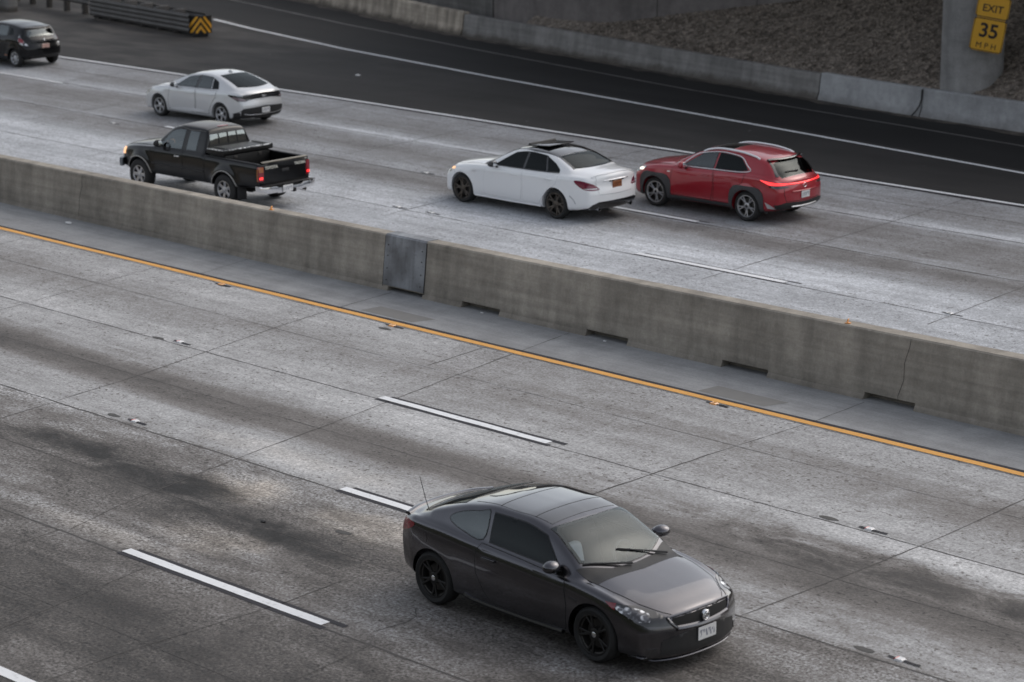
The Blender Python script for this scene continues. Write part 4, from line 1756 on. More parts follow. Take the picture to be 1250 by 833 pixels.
GR = [(-110, 61.5), (-95, 57.8), (-84, 55.6), (-78, 54.5), (-73.7, 53.9)]
gr = thing('guardrail', 'dull steel guardrail on dark posts behind the gore, left of the crash cushion', 'guardrail', (-78, 54.5, 0))
bm = bmesh.new()
rings = []
for i, p in enumerate(GR):
    p = np.array(p)
    t = np.array(GR[min(i + 1, 4)]) - np.array(GR[max(i - 1, 0)])
    t = t / np.linalg.norm(t)
    rings.append([tuple(np.array(q) - (-78, 54.5, 0)) for q in rail_profile(p, np.array((t[1], -t[0])), .62, .5, 3)])
bm_sweep(bm, rings)
from_bm('rail', bm, galv, gr, angle=60)
gy = pchip(GR)
for x in np.arange(-108, -73.5, 1.35):
    bm = bmesh.new()
    bm_box(bm, (x + 78, float(gy(x)) + .14 - 54.5, .42), (.16, .18, .88), None, .01)
    from_bm('post', bm, wood, gr)

cc = thing('crash_cushion', 'ribbed steel crash cushion with stacked side rails ending at the striped nose panel', 'crash cushion', (-67.0, 53.25, 0))
A_, B_ = np.array((-72.9, 53.75)), np.array((-66.4, 52.92))
ax = (B_ - A_) / np.linalg.norm(B_ - A_)
nx = np.array((ax[1], -ax[0]))
LC = np.linalg.norm(B_ - A_)
for i in range(6):
    for sd_ in (1, -1):
        a = A_ + ax * (LC * i / 6) + nx * sd_ * (.30 + .012 * (6 - i))
        b = A_ + ax * (LC * (i + 1) / 6 + .12) + nx * sd_ * (.30 + .012 * (6 - i) - .004)
        bm = bmesh.new()
        rings = [[tuple(np.array(q) - (-67.0, 53.25, 0) - (0, 0, .06)) for q in rail_profile(p, nx * sd_, .50, .62, 4)] for p in (a, b)]
        bm_sweep(bm, rings)
        from_bm('fender_panel', bm, galv, cc, angle=60)
    bm = bmesh.new()
    c = A_ + ax * (LC * (i + .05) / 6)
    bm_box(bm, (c[0] + 67.0, c[1] - 53.25, .42), (.08, .5, .8), Matrix.Rotation(math.atan2(ax[1], ax[0]), 3, 'Z'), .01)
    from_bm('diaphragm', bm, galv, cc)
bm = bmesh.new()
bm_box(bm, (-2.6, .12, .05), (6.6, .22, .1), Matrix.Rotation(math.atan2(ax[1], ax[0]), 3, 'Z'))
from_bm('ground_rail', bm, M['black_plastic'], cc)
# nose with chevrons
yaw = math.atan2(ax[1], ax[0])
nose = thing('chevron_panel', 'black nose panel with orange-yellow upward chevrons on the end of the crash cushion', 'sign', (-66.05, 52.86, 0.0), yaw - R(27))
bm = bmesh.new()
NW, NH, Z0 = .78, .60, .10


def nose_pt(u, z, off=0.0):
    """u -1..1 across; a gently curved plate facing +x"""
    return Vector((.02 - .24 * u * u + off * (1 - .1 * u * u), u * NW / 2, z))


rows = []
for k in range(17):
    u = -1 + 2 * k / 16
    rows.append([nose_pt(u, Z0), nose_pt(u, Z0 + NH), nose_pt(u, Z0 + NH) + Vector((-.03, 0, 0)), nose_pt(u, Z0) + Vector((-.03, 0, 0))])
bm_sweep(bm, rows)
from_bm('plate', bm, simple('nose black', (.012, .011, .01), .6), nose)
oy = simple('chevron orange', (0.88, 0.43, 0.035), .45, var=.08)
bm = bmesh.new()
tk = .135
for apex in (Z0 + .30, Z0 + .55, Z0 + .80):
    for sd_ in (1, -1):
        pv = None
        for k in range(13):
            u = k / 12
            za, zb = apex - u * .52, apex - u * .52 - tk
            za, zb = min(za, Z0 + NH - .02), max(min(zb, Z0 + NH - .02), Z0 + .02)
            if za - zb < .012:
                pv = None
                continue
            q = (bm.verts.new(nose_pt(sd_ * u * .97, za, .006)), bm.verts.new(nose_pt(sd_ * u * .97, zb, .006)))
            if pv:
                bm.faces.new((pv[0], pv[1], q[1], q[0]))
            pv = q
o = from_bm('chevron_stripes', bm, oy, nose, smooth=False)
bm = bmesh.new()
bm_box(bm, (-.12, 0, .09), (.2, .5, .18), None, .01)
from_bm('foot', bm, M['black_plastic'], nose)

# pale concrete end block at the far left
bm = bmesh.new()
bm_box(bm, (-80.6, 53.2, .45), (8.0, .4, .95), Matrix.Rotation(R(-8), 3, 'Z'), .03)
tag(from_bm('concrete_block', bm, M['wall_grey']), 'grey concrete barrier block in the top left corner beyond the dark hatchback', 'barrier')

# ------------------------------------------------------------------ the cars
def lens_sides(car, name, pts, mat, ang, parent=None, off=0.006, smooth=4, front=False, step=0.03, labels=None):
    """lamp on both sides; pts given for the +y side; ang = how far the projection turns from the end towards the side"""
    out = []
    for sd in (1, -1):
        c, s = math.cos(R(ang)), math.sin(R(ang))
        d = Vector((-c if front else c, -sd * s, 0))
        out.append(car.patch(name, [(p[0], sd * p[1], p[2]) for p in pts], d, mat, parent=parent[0 if sd > 0 else 1] if parent else None, off=off, smooth=smooth, step=step))
    return out


# ---- dark grey coupe -------------------------------------------------
def coupe():
    root = thing('coupe', 'dark grey two-door coupe with black wheels driving towards the lower right', 'car', (-19.30, 20.70, 0), R(-1.4))
    sp = dict(L=4.42, W=1.795, fo=.93, wb=2.70, ra=.38, wr=.335, tw=.225, flare=.002, kf=.30, kr=.20, tumble=.33,
              top=[(0, .70), (.3, .795), (.65, .865), (.92, .92), (1.06, .955), (1.48, 1.19), (1.86, 1.362), (2.3, 1.425), (2.75, 1.425), (3.2, 1.365), (3.7, 1.225), (4.1, 1.085), (4.3, 1.05), (4.42, 1.0)],
              belt=[(0, .66), (.4, .765), (.9, .855), (1.4, .905), (2.2, .945), (3.0, .985), (3.6, 1.02), (4.1, 1.02), (4.42, .97)],
              hw=[(0, .80), (.35, .86), (.9, .893), (2.4, .898), (3.5, .895), (4.1, .865), (4.42, .80)],
              bot=[(0, .17), (.4, .17), (1, .19), (3.3, .20), (3.9, .24), (4.42, .30)],
              crown=[(0, .03), (.5, .045), (.85, .06), (1.08, .085), (1.85, .065), (2.5, .055), (3.3, .06), (3.9, .05), (4.42, .03)],
              lean_f=[(.15, .03), (.28, 0), (.5, 0), (.62, .03), (.75, .12)], lean_r=[(.2, .10), (.4, .02), (.7, 0), (.95, .03), (1.05, .06)])
    c = Car(sp, root)
    pm = paint('charcoal metallic paint', (0.083, 0.081, 0.090), 0.95, 0.22, coat=1.0, dirt=.02)
    # glass
    c.window('windshield', c.screen_outline(1.11, 1.34, 1.83, inset=.045, bow=-.06), Vector((-.45, 0, -.9)), M['glass_clear'], frame=.05, frame_mat=M['trim_black'])
    for sd in (1, -1):
        c.window('side_window', c.side_outline(1.50, 2.70, sd, rake1=.36, rake2=.06, lo=.03, hi=.035), SIDE[sd], M['glass_open'], frame=.035)
        q = [(2.80, sd * .8, c.bz(2.8) + .035), (3.20, sd * .8, c.bz(3.2) + .045), (3.42, sd * .8, c.bz(3.4) + .10), (3.40, sd * .8, c.bz(3.4) + .17), (3.22, sd * .8, c.section(3.2)[10][1] - .05),
             (2.98, sd * .8, c.section(2.98)[10][1] - .04), (2.82, sd * .8, c.section(2.82)[10][1] - .04)]
        c.window('quarter_window', [tuple(p) for p in catmull(q, 4)], SIDE[sd], M['glass_side'], frame=.03)
    c.window('rear_window', c.screen_outline(4.0, 3.92, 3.36, inset=.10, bow=-.03), Vector((.35, 0, -.93)), M['glass_dark'], frame=.04)
    c.patch('roof_glass', [(1.93, -.52, None), (1.93, .52, None), (2.5, .56, None), (3.20, .52, None), (3.20, -.52, None), (2.5, -.56, None)], DOWN, M['glass_roof'], off=.004, step=.05)
    c.strips('panel_gap', [[(2.18, -.54, None), (2.18, .54, None)], [(2.75, -.55, None), (2.75, .55, None)]], DOWN, .007, M['seam'])
    body = c.build_body(pm)
    hp = [(1.02, -.71, None), (.8, -.70, None), (.45, -.64, None), (.20, -.50, None), (.10, -.40, None), (.055, -.2, None), (.045, 0, None), (.055, .2, None), (.10, .40, None), (.20, .50, None), (.45, .64, None), (.8, .70, None), (1.02, .71, None)]
    hood = c.patch('hood', hp + [(.97, .35, None), (.95, 0, None), (.97, -.35, None)], DOWN, pm, off=.003, step=.05, skirt=.004)
    c.strips('panel_gap', [hp], DOWN, .0055, M['seam'], hood)
    c.patch('cowl', [(1.01, -.71, None), (.94, 0, None), (1.01, .71, None), (1.32, .75, None), (1.12, .35, None), (1.08, 0, None), (1.12, -.35, None), (1.32, -.75, None)], DOWN, M['black_plastic'], off=.005, step=.04)
    for a, b in (((1.08, .54), (1.30, -.10)), ((1.06, -.08), (1.30, -.66))):
        bm = bmesh.new()
        w = []
        for k in range(9):
            t = k / 8
            s, y = a[0] + (b[0] - a[0]) * t, a[1] + (b[1] - a[1]) * t
            w.append(c.loc(s, y, c.topz(s, y) + .03 - .012 * t))
        bm_tube(bm, w, [.014] * 3 + [.010] * 6, 6)
        from_bm('wiper', bm, M['black_plastic'], root)
    for sd in (1, -1):
        z = lambda s: float(c.bz(s))
        dr = c.door('door', [(1.36, .30), (1.34, .6), (1.40, z(1.4) - .01), (2.2, z(2.2) + .0), (2.80, z(2.8) + .005), (2.86, .82), (2.84, .62), (2.72, .42), (2.60, .30), (2.0, .28)], sd, pm)
        c.handle(2.62, .83, sd, pm, dr, .22, .03)
        c.mirror(1.56, 1.0, sd, pm, (.10, .125, .075))
        c.line('side_skirt', [(1.42, sd * .9, .25), (2.0, sd * .9, .235), (2.8, sd * .9, .245), (3.05, sd * .9, .29)], SIDE[sd], .030, pm, off=.004)
        c.patch('fender_badge', [(1.17, sd * .9, .66), (1.17, sd * .9, .70), (1.30, sd * .9, .715), (1.30, sd * .9, .69)], SIDE[sd], M['lamp_dark'])
    # front
    hs = lens_sides(c, 'headlight', [(.08, .50, .575), (.09, .49, .64), (.22, .60, .715), (.40, .74, .765), (.60, .84, .79), (.74, .88, .79), (.60, .875, .715), (.42, .83, .645), (.24, .72, .59)], M['gloss_black'], 46, smooth=0, front=True)
    lens_sides(c, 'lamp_lens', [(.26, .66, .635), (.27, .655, .70), (.44, .765, .755), (.60, .845, .775), (.58, .865, .735), (.44, .83, .675), (.34, .77, .635)], M['lamp_clear'], 46, parent=hs, off=.010, front=True, smooth=2)
    lens_sides(c, 'turn_lens', [(.60, .85, .785), (.74, .88, .79), (.66, .88, .745), (.60, .87, .72)], M['lamp_red'], 60, parent=hs, off=.011, front=True, smooth=0)
    gl = c.patch('grille', [(0, -.47, .595), (0, -.45, .65), (0, 0, .665), (0, .45, .65), (0, .47, .595), (0, .40, .54), (0, -.40, .54)], FRONT, M['well'], off=.004)
    c.line('grille_surround', [(0, -.40, .53), (0, -.455, .575), (0, -.50, .635), (0, -.46, .665), (0, 0, .682), (0, .46, .665), (0, .50, .635), (0, .455, .575), (0, .40, .53)], FRONT, .020, pm, gl, off=.006)
    c.line('grille_bar', [(0, -.42, .535), (0, -.2, .525), (0, 0, .52), (0, .2, .525), (0, .42, .535)], FRONT, .034, pm, gl, off=.004)
    p, nr = c.surf(0, 0, .605, FRONT)
    bm = bmesh.new()
    bm_lathe(bm, [(.064, p.x + .015), (.064, p.x + .04), (.056, p.x + .046), (.052, p.x + .03)], 'X', 28, (0, 0, p.z))
    bm_tube(bm, [p + Vector((.046, .036 * math.sin(a), .038 * math.cos(a))) for a in np.linspace(-.6, 2.3, 9)], .009, 6)
    bm_tube(bm, [p + Vector((.046, .036 * math.sin(a), .038 * math.cos(a))) for a in np.linspace(2.6, 5.4, 9)], .009, 6)
    bm_tube(bm, [p + Vector((.046, -.022, .016)), p + Vector((.046, .022, -.016))], .009, 6)
    from_bm('emblem', bm, M['chrome'], gl)
    c.patch('lower_intake', [(0, -.62, .24), (0, -.60, .41), (0, -.3, .475), (0, .3, .475), (0, .60, .41), (0, .62, .24), (0, .3, .225), (0, -.3, .225)], FRONT, M['black_plastic'], off=.004)
    for sd in (1, -1):
        c.patch('fog_lamp', [(.12, sd * .66, .25), (.12, sd * .66, .33), (.2, sd * .78, .335), (.2, sd * .78, .26)], Vector((-.75, -sd * .6, 0)), M['lamp_dark'], off=.006)
    c.line('front_lip', [(.3, -.84, .19), (.12, -.7, .185), (0, -.35, .18), (0, 0, .18), (0, .35, .18), (.12, .7, .185), (.3, .84, .19)], FRONT, .020, pm, off=.012, flat=.6)
    c.plate(0.02, .405, FRONT, M['plate_white'])
    # rear
    lens_sides(c, 'tail_light', [(4.36, .50, .80), (4.34, .52, .90), (4.22, .74, .965), (4.0, .86, .965), (4.02, .88, .90), (4.2, .80, .82)], M['lamp_red'], 50)
    c.line('spoiler', [(4.22, -.72, None), (4.32, -.35, None), (4.34, 0, None), (4.32, .35, None), (4.22, .72, None)], DOWN, .035, pm, off=.015, flat=.6)
    c.plate(0, .62, REAR, M['plate_white'])
    c.line('antenna', [(3.98, -.62, None), (3.99, -.62, None)], DOWN, .012, M['black_plastic'])
    p = c.loc(3.98, -.60, c.topz(3.98, -.60))
    bm = bmesh.new()
    bm_tube(bm, [p, p + Vector((-.05, 0, .10)), p + Vector((-.16, 0, .38))], [.006, .005, .004], 6)
    from_bm('antenna_mast', bm, M['black_plastic'], root)
    c.patch('fuel_door', [(3.72, -.9, .78), (3.72, -.9, .90), (3.86, -.9, .90), (3.86, -.9, .78)], SIDE[-1], pm, off=.003, smooth=3, skirt=.002)
    c.interior(rows=((1, 2.10), (1, 2.9)))
    bm = bmesh.new()
    bm_box(bm, c.loc(1.86, -.30, .82), (.16, .42, .5), Matrix.Rotation(R(-14), 3, 'Y'), .07, 3)
    from_bm('pale_passenger_shape', bm, M['paper'], root)  # pale block added in place of a passenger's light clothing
    bm = bmesh.new()
    bm_box(bm, c.loc(1.72, 0, 1.22), (.03, .22, .06), None, .012)
    from_bm('rear_view_mirror', bm, M['black_plastic'], root)
    c.wheels(wheel_meshes(.335, .242, .225, 'double', 5, M['alloy_black'], 'c', cap=M['chrome']), None)


# ---- white sedan ------------------------------------------------------
def sedan():
    root = thing('sedan', 'white four-door sedan with a black roof and dark bronze wheels, beside the red crossover', 'car', (-37.43, 39.19, 0), R(181.2), .98)
    sp = dict(L=4.70, W=1.82, fo=.80, wb=2.84, ra=.375, wr=.33, tw=.235, flare=.018, kf=.30, kr=.22, tumble=.40,
              top=[(0, .70), (.3, .84), (.7, .92), (1.2, .985), (1.42, 1.015), (1.9, 1.25), (2.25, 1.385), (2.7, 1.438), (3.1, 1.425), (3.5, 1.35), (3.85, 1.22), (4.12, 1.12), (4.35, 1.10), (4.58, 1.075), (4.70, 1.02)],
              belt=[(0, .66), (.4, .80), (.9, .885), (1.5, .93), (2.4, .955), (3.3, .975), (4.0, .995), (4.5, .985), (4.70, .93)],
              hw=[(0, .78), (.4, .87), (.9, .902), (2.4, .906), (3.7, .905), (4.2, .885), (4.70, .80)],
              bot=[(0, .17), (.6, .18), (3.6, .19), (4.2, .23), (4.70, .28)],
              crown=[(0, .03), (.6, .05), (1.2, .065), (1.45, .085), (2.2, .065), (2.7, .055), (3.4, .065), (3.9, .07), (4.15, .07), (4.7, .05)],
              lean_f=[(.15, .03), (.3, 0), (.55, 0), (.68, .05)], lean_r=[(.2, .10), (.42, .0), (.6, 0), (.85, .05), (1.02, .04)])
    c = Car(sp, root)
    pm = paint('white paint', (0.84, 0.85, 0.86), 0.0, 0.3, dirt=.03)
    c.window('windshield', c.screen_outline(1.46, 1.68, 2.22, inset=.05, bow=-.05), Vector((-.45, 0, -.9)), M['glass_clear'], frame=.05)
    for sd in (1, -1):
        c.window('side_window', c.side_outline(1.72, 2.62, sd, rake1=.55, rake2=.02, lo=.03, hi=.03), SIDE[sd], M['glass_dark'], frame=.03)
        c.window('side_window', c.side_outline(2.66, 3.32, sd, rake1=.02, rake2=-.13, lo=.03, hi=.03), SIDE[sd], M['glass_dark'], frame=.03)
        q = [(3.35, sd * .8, c.bz(3.35) + .03), (3.70, sd * .8, c.bz(3.7) + .04), (3.68, sd * .8, c.bz(3.7) + .10), (3.52, sd * .8, c.section(3.5)[10][1] - .09), (3.22, sd * .8, c.section(3.22)[10][1] - .035)]
        c.window('quarter_window', q, SIDE[sd], M['glass_dark'], frame=.03)
    for sd in (1, -1):
        for a_, b_, r_ in ((2.61, 2.67, .02), (3.31, 3.36, -.13)):
            c.patch('pillar_trim', [(a_, sd * .8, c.bz(a_) + .02), (b_, sd * .8, c.bz(b_) + .02), (b_ + r_, sd * .8, c.section(b_ + r_)[10][1] - .03), (a_ + r_, sd * .8, c.section(a_ + r_)[10][1] - .03)], SIDE[sd], M['gloss_black'], off=.0035)
    c.window('rear_window', c.screen_outline(4.10, 3.98, 3.50, inset=.10, bow=-.03), Vector((.5, 0, -.86)), M['glass_dark'], frame=.04)
    c.patch('black_roof', [(2.26, -.545, None), (2.21, 0, None), (2.26, .545, None), (2.8, .60, None), (3.46, .585, None), (3.49, 0, None), (3.46, -.585, None), (2.8, -.60, None)], DOWN, M['gloss_black'], off=.008, step=.035)
    for sd in (1, -1):
        c.patch('roof_pillar_trim', [(3.46, sd * .50, None), (3.46, sd * .58, None), (3.98, sd * .66, None), (3.98, sd * .60, None)], DOWN, M['gloss_black'], off=.004)
    bm = bmesh.new()
    z0 = c.topz(2.8, 0)
    bm_box(bm, c.loc(2.72, 0, z0 + .03), (.62, .84, .022), Matrix.Rotation(R(3.5), 3, 'Y'), .009, 2)
    from_bm('sunroof_panel', bm, M['gloss_black'], root)
    bm = bmesh.new()
    bm_box(bm, c.loc(2.46, 0, z0 + .03), (.05, .86, .05), Matrix.Rotation(R(28), 3, 'Y'), .01, 2)
    from_bm('wind_deflector', bm, M['black_plastic'], root)
    c.build_body(pm)
    z = lambda s: float(c.bz(s))
    hood = c.patch('hood', [(.20, -.35, None), (.14, 0, None), (.20, .35, None), (.5, .62, None), (1.36, .72, None), (1.30, 0, None), (1.36, -.72, None), (.5, -.62, None)], DOWN, pm, off=.003, step=.06, skirt=.003)
    c.strips('panel_gap', [[(1.36, -.72, None), (.5, -.62, None), (.2, -.35, None), (.14, 0, None), (.2, .35, None), (.5, .62, None), (1.36, .72, None)]], DOWN, .004, M['seam'], hood)
    c.patch('cowl', [(1.37, -.72, None), (1.31, 0, None), (1.37, .72, None), (1.68, .76, None), (1.47, .35, None), (1.43, 0, None), (1.47, -.35, None), (1.68, -.76, None)], DOWN, M['black_plastic'], off=.005, step=.05)
    sm = simple('white panel gap line', (0.42, 0.43, 0.45), .6)  # grey for the gap lines between the white panels
    for sd in (1, -1):
        d1 = c.door('door', [(1.50, .30), (1.48, .6), (1.54, z(1.54) - .0), (2.63, z(2.63)), (2.66, .6), (2.60, .29)], sd, pm, gap=.0035)
        d2 = c.door('door', [(2.66, .29), (2.69, .6), (2.67, z(2.67)), (3.72, z(3.7) + .005), (3.66, .78), (3.42, .62), (3.24, .40), (3.18, .29)], sd, pm, gap=.0035)
        for d_ in (d1, d2):
            for ch in d_.children:
                ch.data.materials[0] = sm
        c.handle(2.44, .84, sd, pm, d1, .2)
        c.handle(3.44, .87, sd, pm, d2, .2)
        c.mirror(1.86, 1.0, sd, M['gloss_black'], (.09, .125, .075))
        c.line('side_skirt', [(1.20, sd * .9, .235), (2.2, sd * .9, .225), (3.2, sd * .9, .235)], SIDE[sd], .022, pm, off=.004)
        c.patch('side_badge', [(1.12, sd * .9, .76), (1.12, sd * .9, .78), (1.26, sd * .9, .79), (1.26, sd * .9, .77)], SIDE[sd], M['satin'])
        c.line('window_trim', [(1.74, sd * .8, z(1.74) + .03), (2.6, sd * .8, z(2.6) + .022), (3.3, sd * .8, z(3.3) + .022), (3.70, sd * .8, z(3.7) + .03)], SIDE[sd], .008, M['gloss_black'], off=.004)
        c.line('bumper_vent', [(4.22, sd * .9, .40), (4.16, sd * .9, .50), (4.06, sd * .9, .57)], SIDE[sd], .012, sm, off=.0)
    lens_sides(c, 'headlight', [(.13, .46, .60), (.16, .50, .69), (.34, .70, .775), (.58, .82, .80), (.50, .83, .73), (.30, .76, .62)], M['lamp_clear'], 48, front=True)
    lens_sides(c, 'day_lamp', [(.46, .80, .735), (.48, .80, .775), (.57, .83, .79), (.55, .84, .75)], M['lamp_amber_lit'], 60, front=True, off=.011)
    c.patch('grille', [(0, -.40, .42), (0, -.46, .60), (0, -.3, .66), (0, .3, .66), (0, .46, .60), (0, .40, .42)], FRONT, M['gloss_black'], off=.005)
    c.patch('lower_intake', [(0, -.68, .22), (0, -.66, .36), (0, .66, .36), (0, .68, .22)], FRONT, M['black_plastic'], off=.004)
    # rear
    tl = lens_sides(c, 'tail_light', [(4.60, .52, .725), (4.52, .66, .715), (4.40, .80, .74), (4.28, .86, .81), (4.19, .89, .895), (4.24, .87, .925), (4.40, .78, .91), (4.54, .66, .85), (4.60, .56, .77)], M['lamp_wine'], 48, smooth=3)
    lens_sides(c, 'lamp_stripe', [(4.59, .54, .742), (4.42, .79, .748), (4.40, .80, .762), (4.57, .56, .757)], M['satin'], 48, parent=tl, off=.010, smooth=0)
    tr = c.patch('trunk_lid', [(4.7, -.56, .62), (4.7, -.60, .88), (4.7, -.58, 1.02), (4.7, 0, 1.035), (4.7, .58, 1.02), (4.7, .60, .88), (4.7, .56, .62)], REAR, pm, off=.003, step=.05, skirt=.003)
    c.strips('panel_gap', [[(4.7, -.58, 1.0), (4.7, -.60, .88), (4.7, -.54, .62), (4.7, 0, .605), (4.7, .54, .62), (4.7, .60, .88), (4.7, .58, 1.0)]], REAR, .005, sm, tr)
    c.line('trunk_spoiler', [(4.50, -.66, None), (4.58, -.35, None), (4.60, 0, None), (4.58, .35, None), (4.50, .66, None)], DOWN, .022, pm, tr, off=.006, flat=.7)
    c.line('chrome_strip', [(4.7, -.40, .905), (4.7, 0, .912), (4.7, .40, .905)], REAR, .011, M['chrome'], tr, off=.008)
    c.line('plate_recess', [(4.7, -.24, .885), (4.7, .24, .885)], REAR, .018, M['seam'], tr, off=.0)
    c.plate(0.0, .80, REAR, M['plate_brown'])
    c.patch('rear_diffuser', [(4.7, -.80, .27), (4.7, -.80, .40), (4.7, -.60, .46), (4.7, 0, .465), (4.7, .55, .46), (4.7, .72, .40), (4.7, .80, .27), (4.7, .3, .235), (4.7, -.3, .235)], REAR, M['gloss_black'], off=.006)
    for sd in (1, -1):
        p, nr = c.surf(4.7, sd * .52, .30, REAR)
        bm = bmesh.new()
        bm_lathe(bm, [(.045, p.x + .10), (.052, p.x - .03), (.046, p.x - .03), (.040, p.x + .08)], 'X', 20, (0, p.y, p.z), close=True)
        from_bm('exhaust_tip', bm, M['chrome'], root)
    c.interior(rows=((1, 2.3), (1, 3.2)))
    c.wheels(wheel_meshes(.33, .248, .235, 'vee', 5, M['alloy_bronze'], 's', cap=M['alloy_bronze'], depth=.035), None)


# ---- red crossover ------------------------------------------------------
def crossover():
    root = thing('crossover', 'red crossover with silver roof rails and black wheel arches, just behind the white sedan', 'car', (-34.2, 41.83, 0), R(181.6), .952)
    sp = dict(L=4.495, W=1.84, fo=.885, wb=2.64, ra=.385, wr=.345, tw=.225, flare=.03, kf=.30, kr=.20, tumble=.38,
              top=[(0, .82), (.3, .95), (.8, 1.03), (1.15, 1.075), (1.3, 1.11), (1.75, 1.33), (2.1, 1.46), (2.6, 1.525), (3.1, 1.52), (3.6, 1.475), (3.86, 1.43), (3.95, 1.39), (4.2, 1.19), (4.36, 1.06), (4.495, 1.00)],
              belt=[(0, .78), (.4, .90), (.9, .975), (1.5, 1.01), (2.4, 1.03), (3.3, 1.065), (3.9, 1.06), (4.2, 1.0), (4.495, .93)],
              hw=[(0, .80), (.4, .885), (.9, .915), (2.4, .90), (3.5, .918), (4.1, .895), (4.495, .83)],
              bot=[(0, .21), (.6, .21), (3.6, .22), (4.2, .27), (4.495, .33)],
              crown=[(0, .03), (.6, .05), (1.1, .06), (1.35, .08), (2.2, .065), (2.7, .06), (3.7, .07), (4.1, .06), (4.495, .04)],
              lean_f=[(.2, .05), (.38, 0), (.65, 0), (.80, .05)], lean_r=[(.25, .10), (.45, .0), (.7, 0), (.95, .06), (1.0, .07)])
    c = Car(sp, root)
    pm = paint('red metallic paint', (0.33, 0.008, 0.02), 0.15, 0.3, dirt=.10)
    c.window('windshield', c.screen_outline(1.34, 1.56, 2.08, inset=.05, bow=-.05), Vector((-.45, 0, -.9)), M['glass_clear'], frame=.05)
    for sd in (1, -1):
        c.window('side_window', c.side_outline(1.62, 2.52, sd, rake1=.48, rake2=.02, lo=.035, hi=.04), SIDE[sd], M['glass_side'], frame=.03)
        q = [(2.56, sd * .8, c.bz(2.56) + .035), (3.28, sd * .8, c.bz(3.3) + .03), (3.50, sd * .8, c.bz(3.5) + .075), (3.40, sd * .8, c.bz(3.4) + .17), (3.22, sd * .8, c.section(3.2)[10][1] - .07), (2.95, sd * .8, c.section(2.95)[10][1] - .045), (2.58, sd * .8, c.section(2.58)[10][1] - .04)]
        c.window('side_window', q, SIDE[sd], M['glass_dark'], frame=.03)
        tr = [(1.60, sd * .8, c.bz(1.6) + .035), (1.9, sd * .8, c.section(1.9)[10][1] - .035), (2.12, sd * .8, c.section(2.12)[10][1] - .03), (2.56, sd * .8, c.section(2.56)[10][1] - .03), (2.95, sd * .8, c.section(2.95)[10][1] - .035),
              (3.24, sd * .8, c.section(3.24)[10][1] - .065), (3.43, sd * .8, c.bz(3.4) + .18), (3.56, sd * .8, c.bz(3.5) + .075), (3.30, sd * .8, c.bz(3.3) + .02), (2.56, sd * .8, c.bz(2.56) + .02), (1.66, sd * .8, c.bz(1.66) + .02)]
        c.line('chrome_window_trim', tr, SIDE[sd], .012, M['satin'], off=.004, sub=6, closed=True)
    c.window('rear_window', [(4.38, -.58, 1.085), (4.38, .58, 1.085), (4.2, .62, 1.14), (4.02, .56, 1.345), (3.97, .3, 1.365), (3.97, -.3, 1.365), (4.02, -.56, 1.345), (4.2, -.62, 1.14)], Vector((.85, 0, -.5)), M['glass_dark'], frame=.05, frame_mat=M['gloss_black'])
    c.build_body(pm)
    z = lambda s: float(c.bz(s))
    # roof, spoiler, rails
    c.line('rear_spoiler', [(3.88, -.60, None), (3.96, -.3, None), (3.98, 0, None), (3.96, .3, None), (3.88, .60, None)], DOWN, .05, M['gloss_black'], off=.03, flat=.45)
    for sd in (1, -1):
        c.patch('spoiler_fin', [(3.88, sd * .56, 1.38), (3.90, sd * .60, 1.40), (4.26, sd * .70, 1.10), (4.28, sd * .62, 1.09)], Vector((.85, 0, -.5)), M['gloss_black'], off=.008)
        bm = bmesh.new()
        w = []
        for k in range(17):
            t = k / 16
            s = 2.08 + 1.62 * t
            P = c.section(s)
            y = P[10][0] - .03
            w.append(c.loc(s, sd * y, c.topz(s, y) + .045 * math.sin(math.pi * min(1, max(0, t))) ** .35 - .004))
        bm_tube(bm, w, .024, 8)
        from_bm('roof_rail', bm, M['satin'], root)
    c.patch('roof_panel', [(2.2, -.45, None), (2.2, .45, None), (2.8, .48, None), (2.8, -.48, None)], DOWN, M['glass_roof'], off=.004, step=.05)
    hood = c.patch('hood', [(.16, -.40, None), (.12, 0, None), (.16, .40, None), (.5, .64, None), (1.26, .72, None), (1.20, 0, None), (1.26, -.72, None), (.5, -.64, None)], DOWN, pm, off=.003, step=.06, skirt=.003)
    c.strips('panel_gap', [[(1.26, -.72, None), (.5, -.64, None), (.16, -.40, None), (.12, 0, None), (.16, .4, None), (.5, .64, None), (1.26, .72, None)]], DOWN, .006, M['seam'], hood)
    for sd in (1, -1):
        d1 = c.door('door', [(1.36, .36), (1.34, .66), (1.40, z(1.4)), (2.54, z(2.54) + .005), (2.57, .7), (2.50, .35)], sd, pm)
        d2 = c.door('door', [(2.57, .35), (2.60, .7), (2.58, z(2.58) + .005), (3.46, z(3.46) + .005), (3.40, .86), (3.24, .72), (3.10, .50), (3.06, .35)], sd, pm)
        c.handle(2.34, .90, sd, pm, d1, .2)
        c.handle(3.22, .935, sd, pm, d2, .2)
        c.mirror(1.76, 1.06, sd, pm, (.09, .12, .08))
        c.patch('sill_cladding', [(1.28, sd * .9, .215), (1.32, sd * .9, .34), (3.06, sd * .9, .34), (3.12, sd * .9, .225)], SIDE[sd], M['grey_plastic'], off=.012)
        for s in (sp['fo'], sp['fo'] + sp['wb']):
            cl = []
            for k in range(17):
                a = R(-14 + 208 * k / 16)
                bx = max(-1, min(1, 1.18 * math.cos(a)))
                by = min(1.0, 1.2 * math.sin(a))
                cl.append((s - .475 * bx, sd * .9, sp['wr'] + .465 * by))
            inner = [(s - .382 * math.cos(R(-14 + 208 * k / 16)), sd * .9, sp['wr'] + .382 * math.sin(R(-14 + 208 * k / 16))) for k in range(17)]
            c.patch('wheel_arch', cl + inner[::-1], SIDE[sd], M['grey_plastic'], off=.014, step=.03)
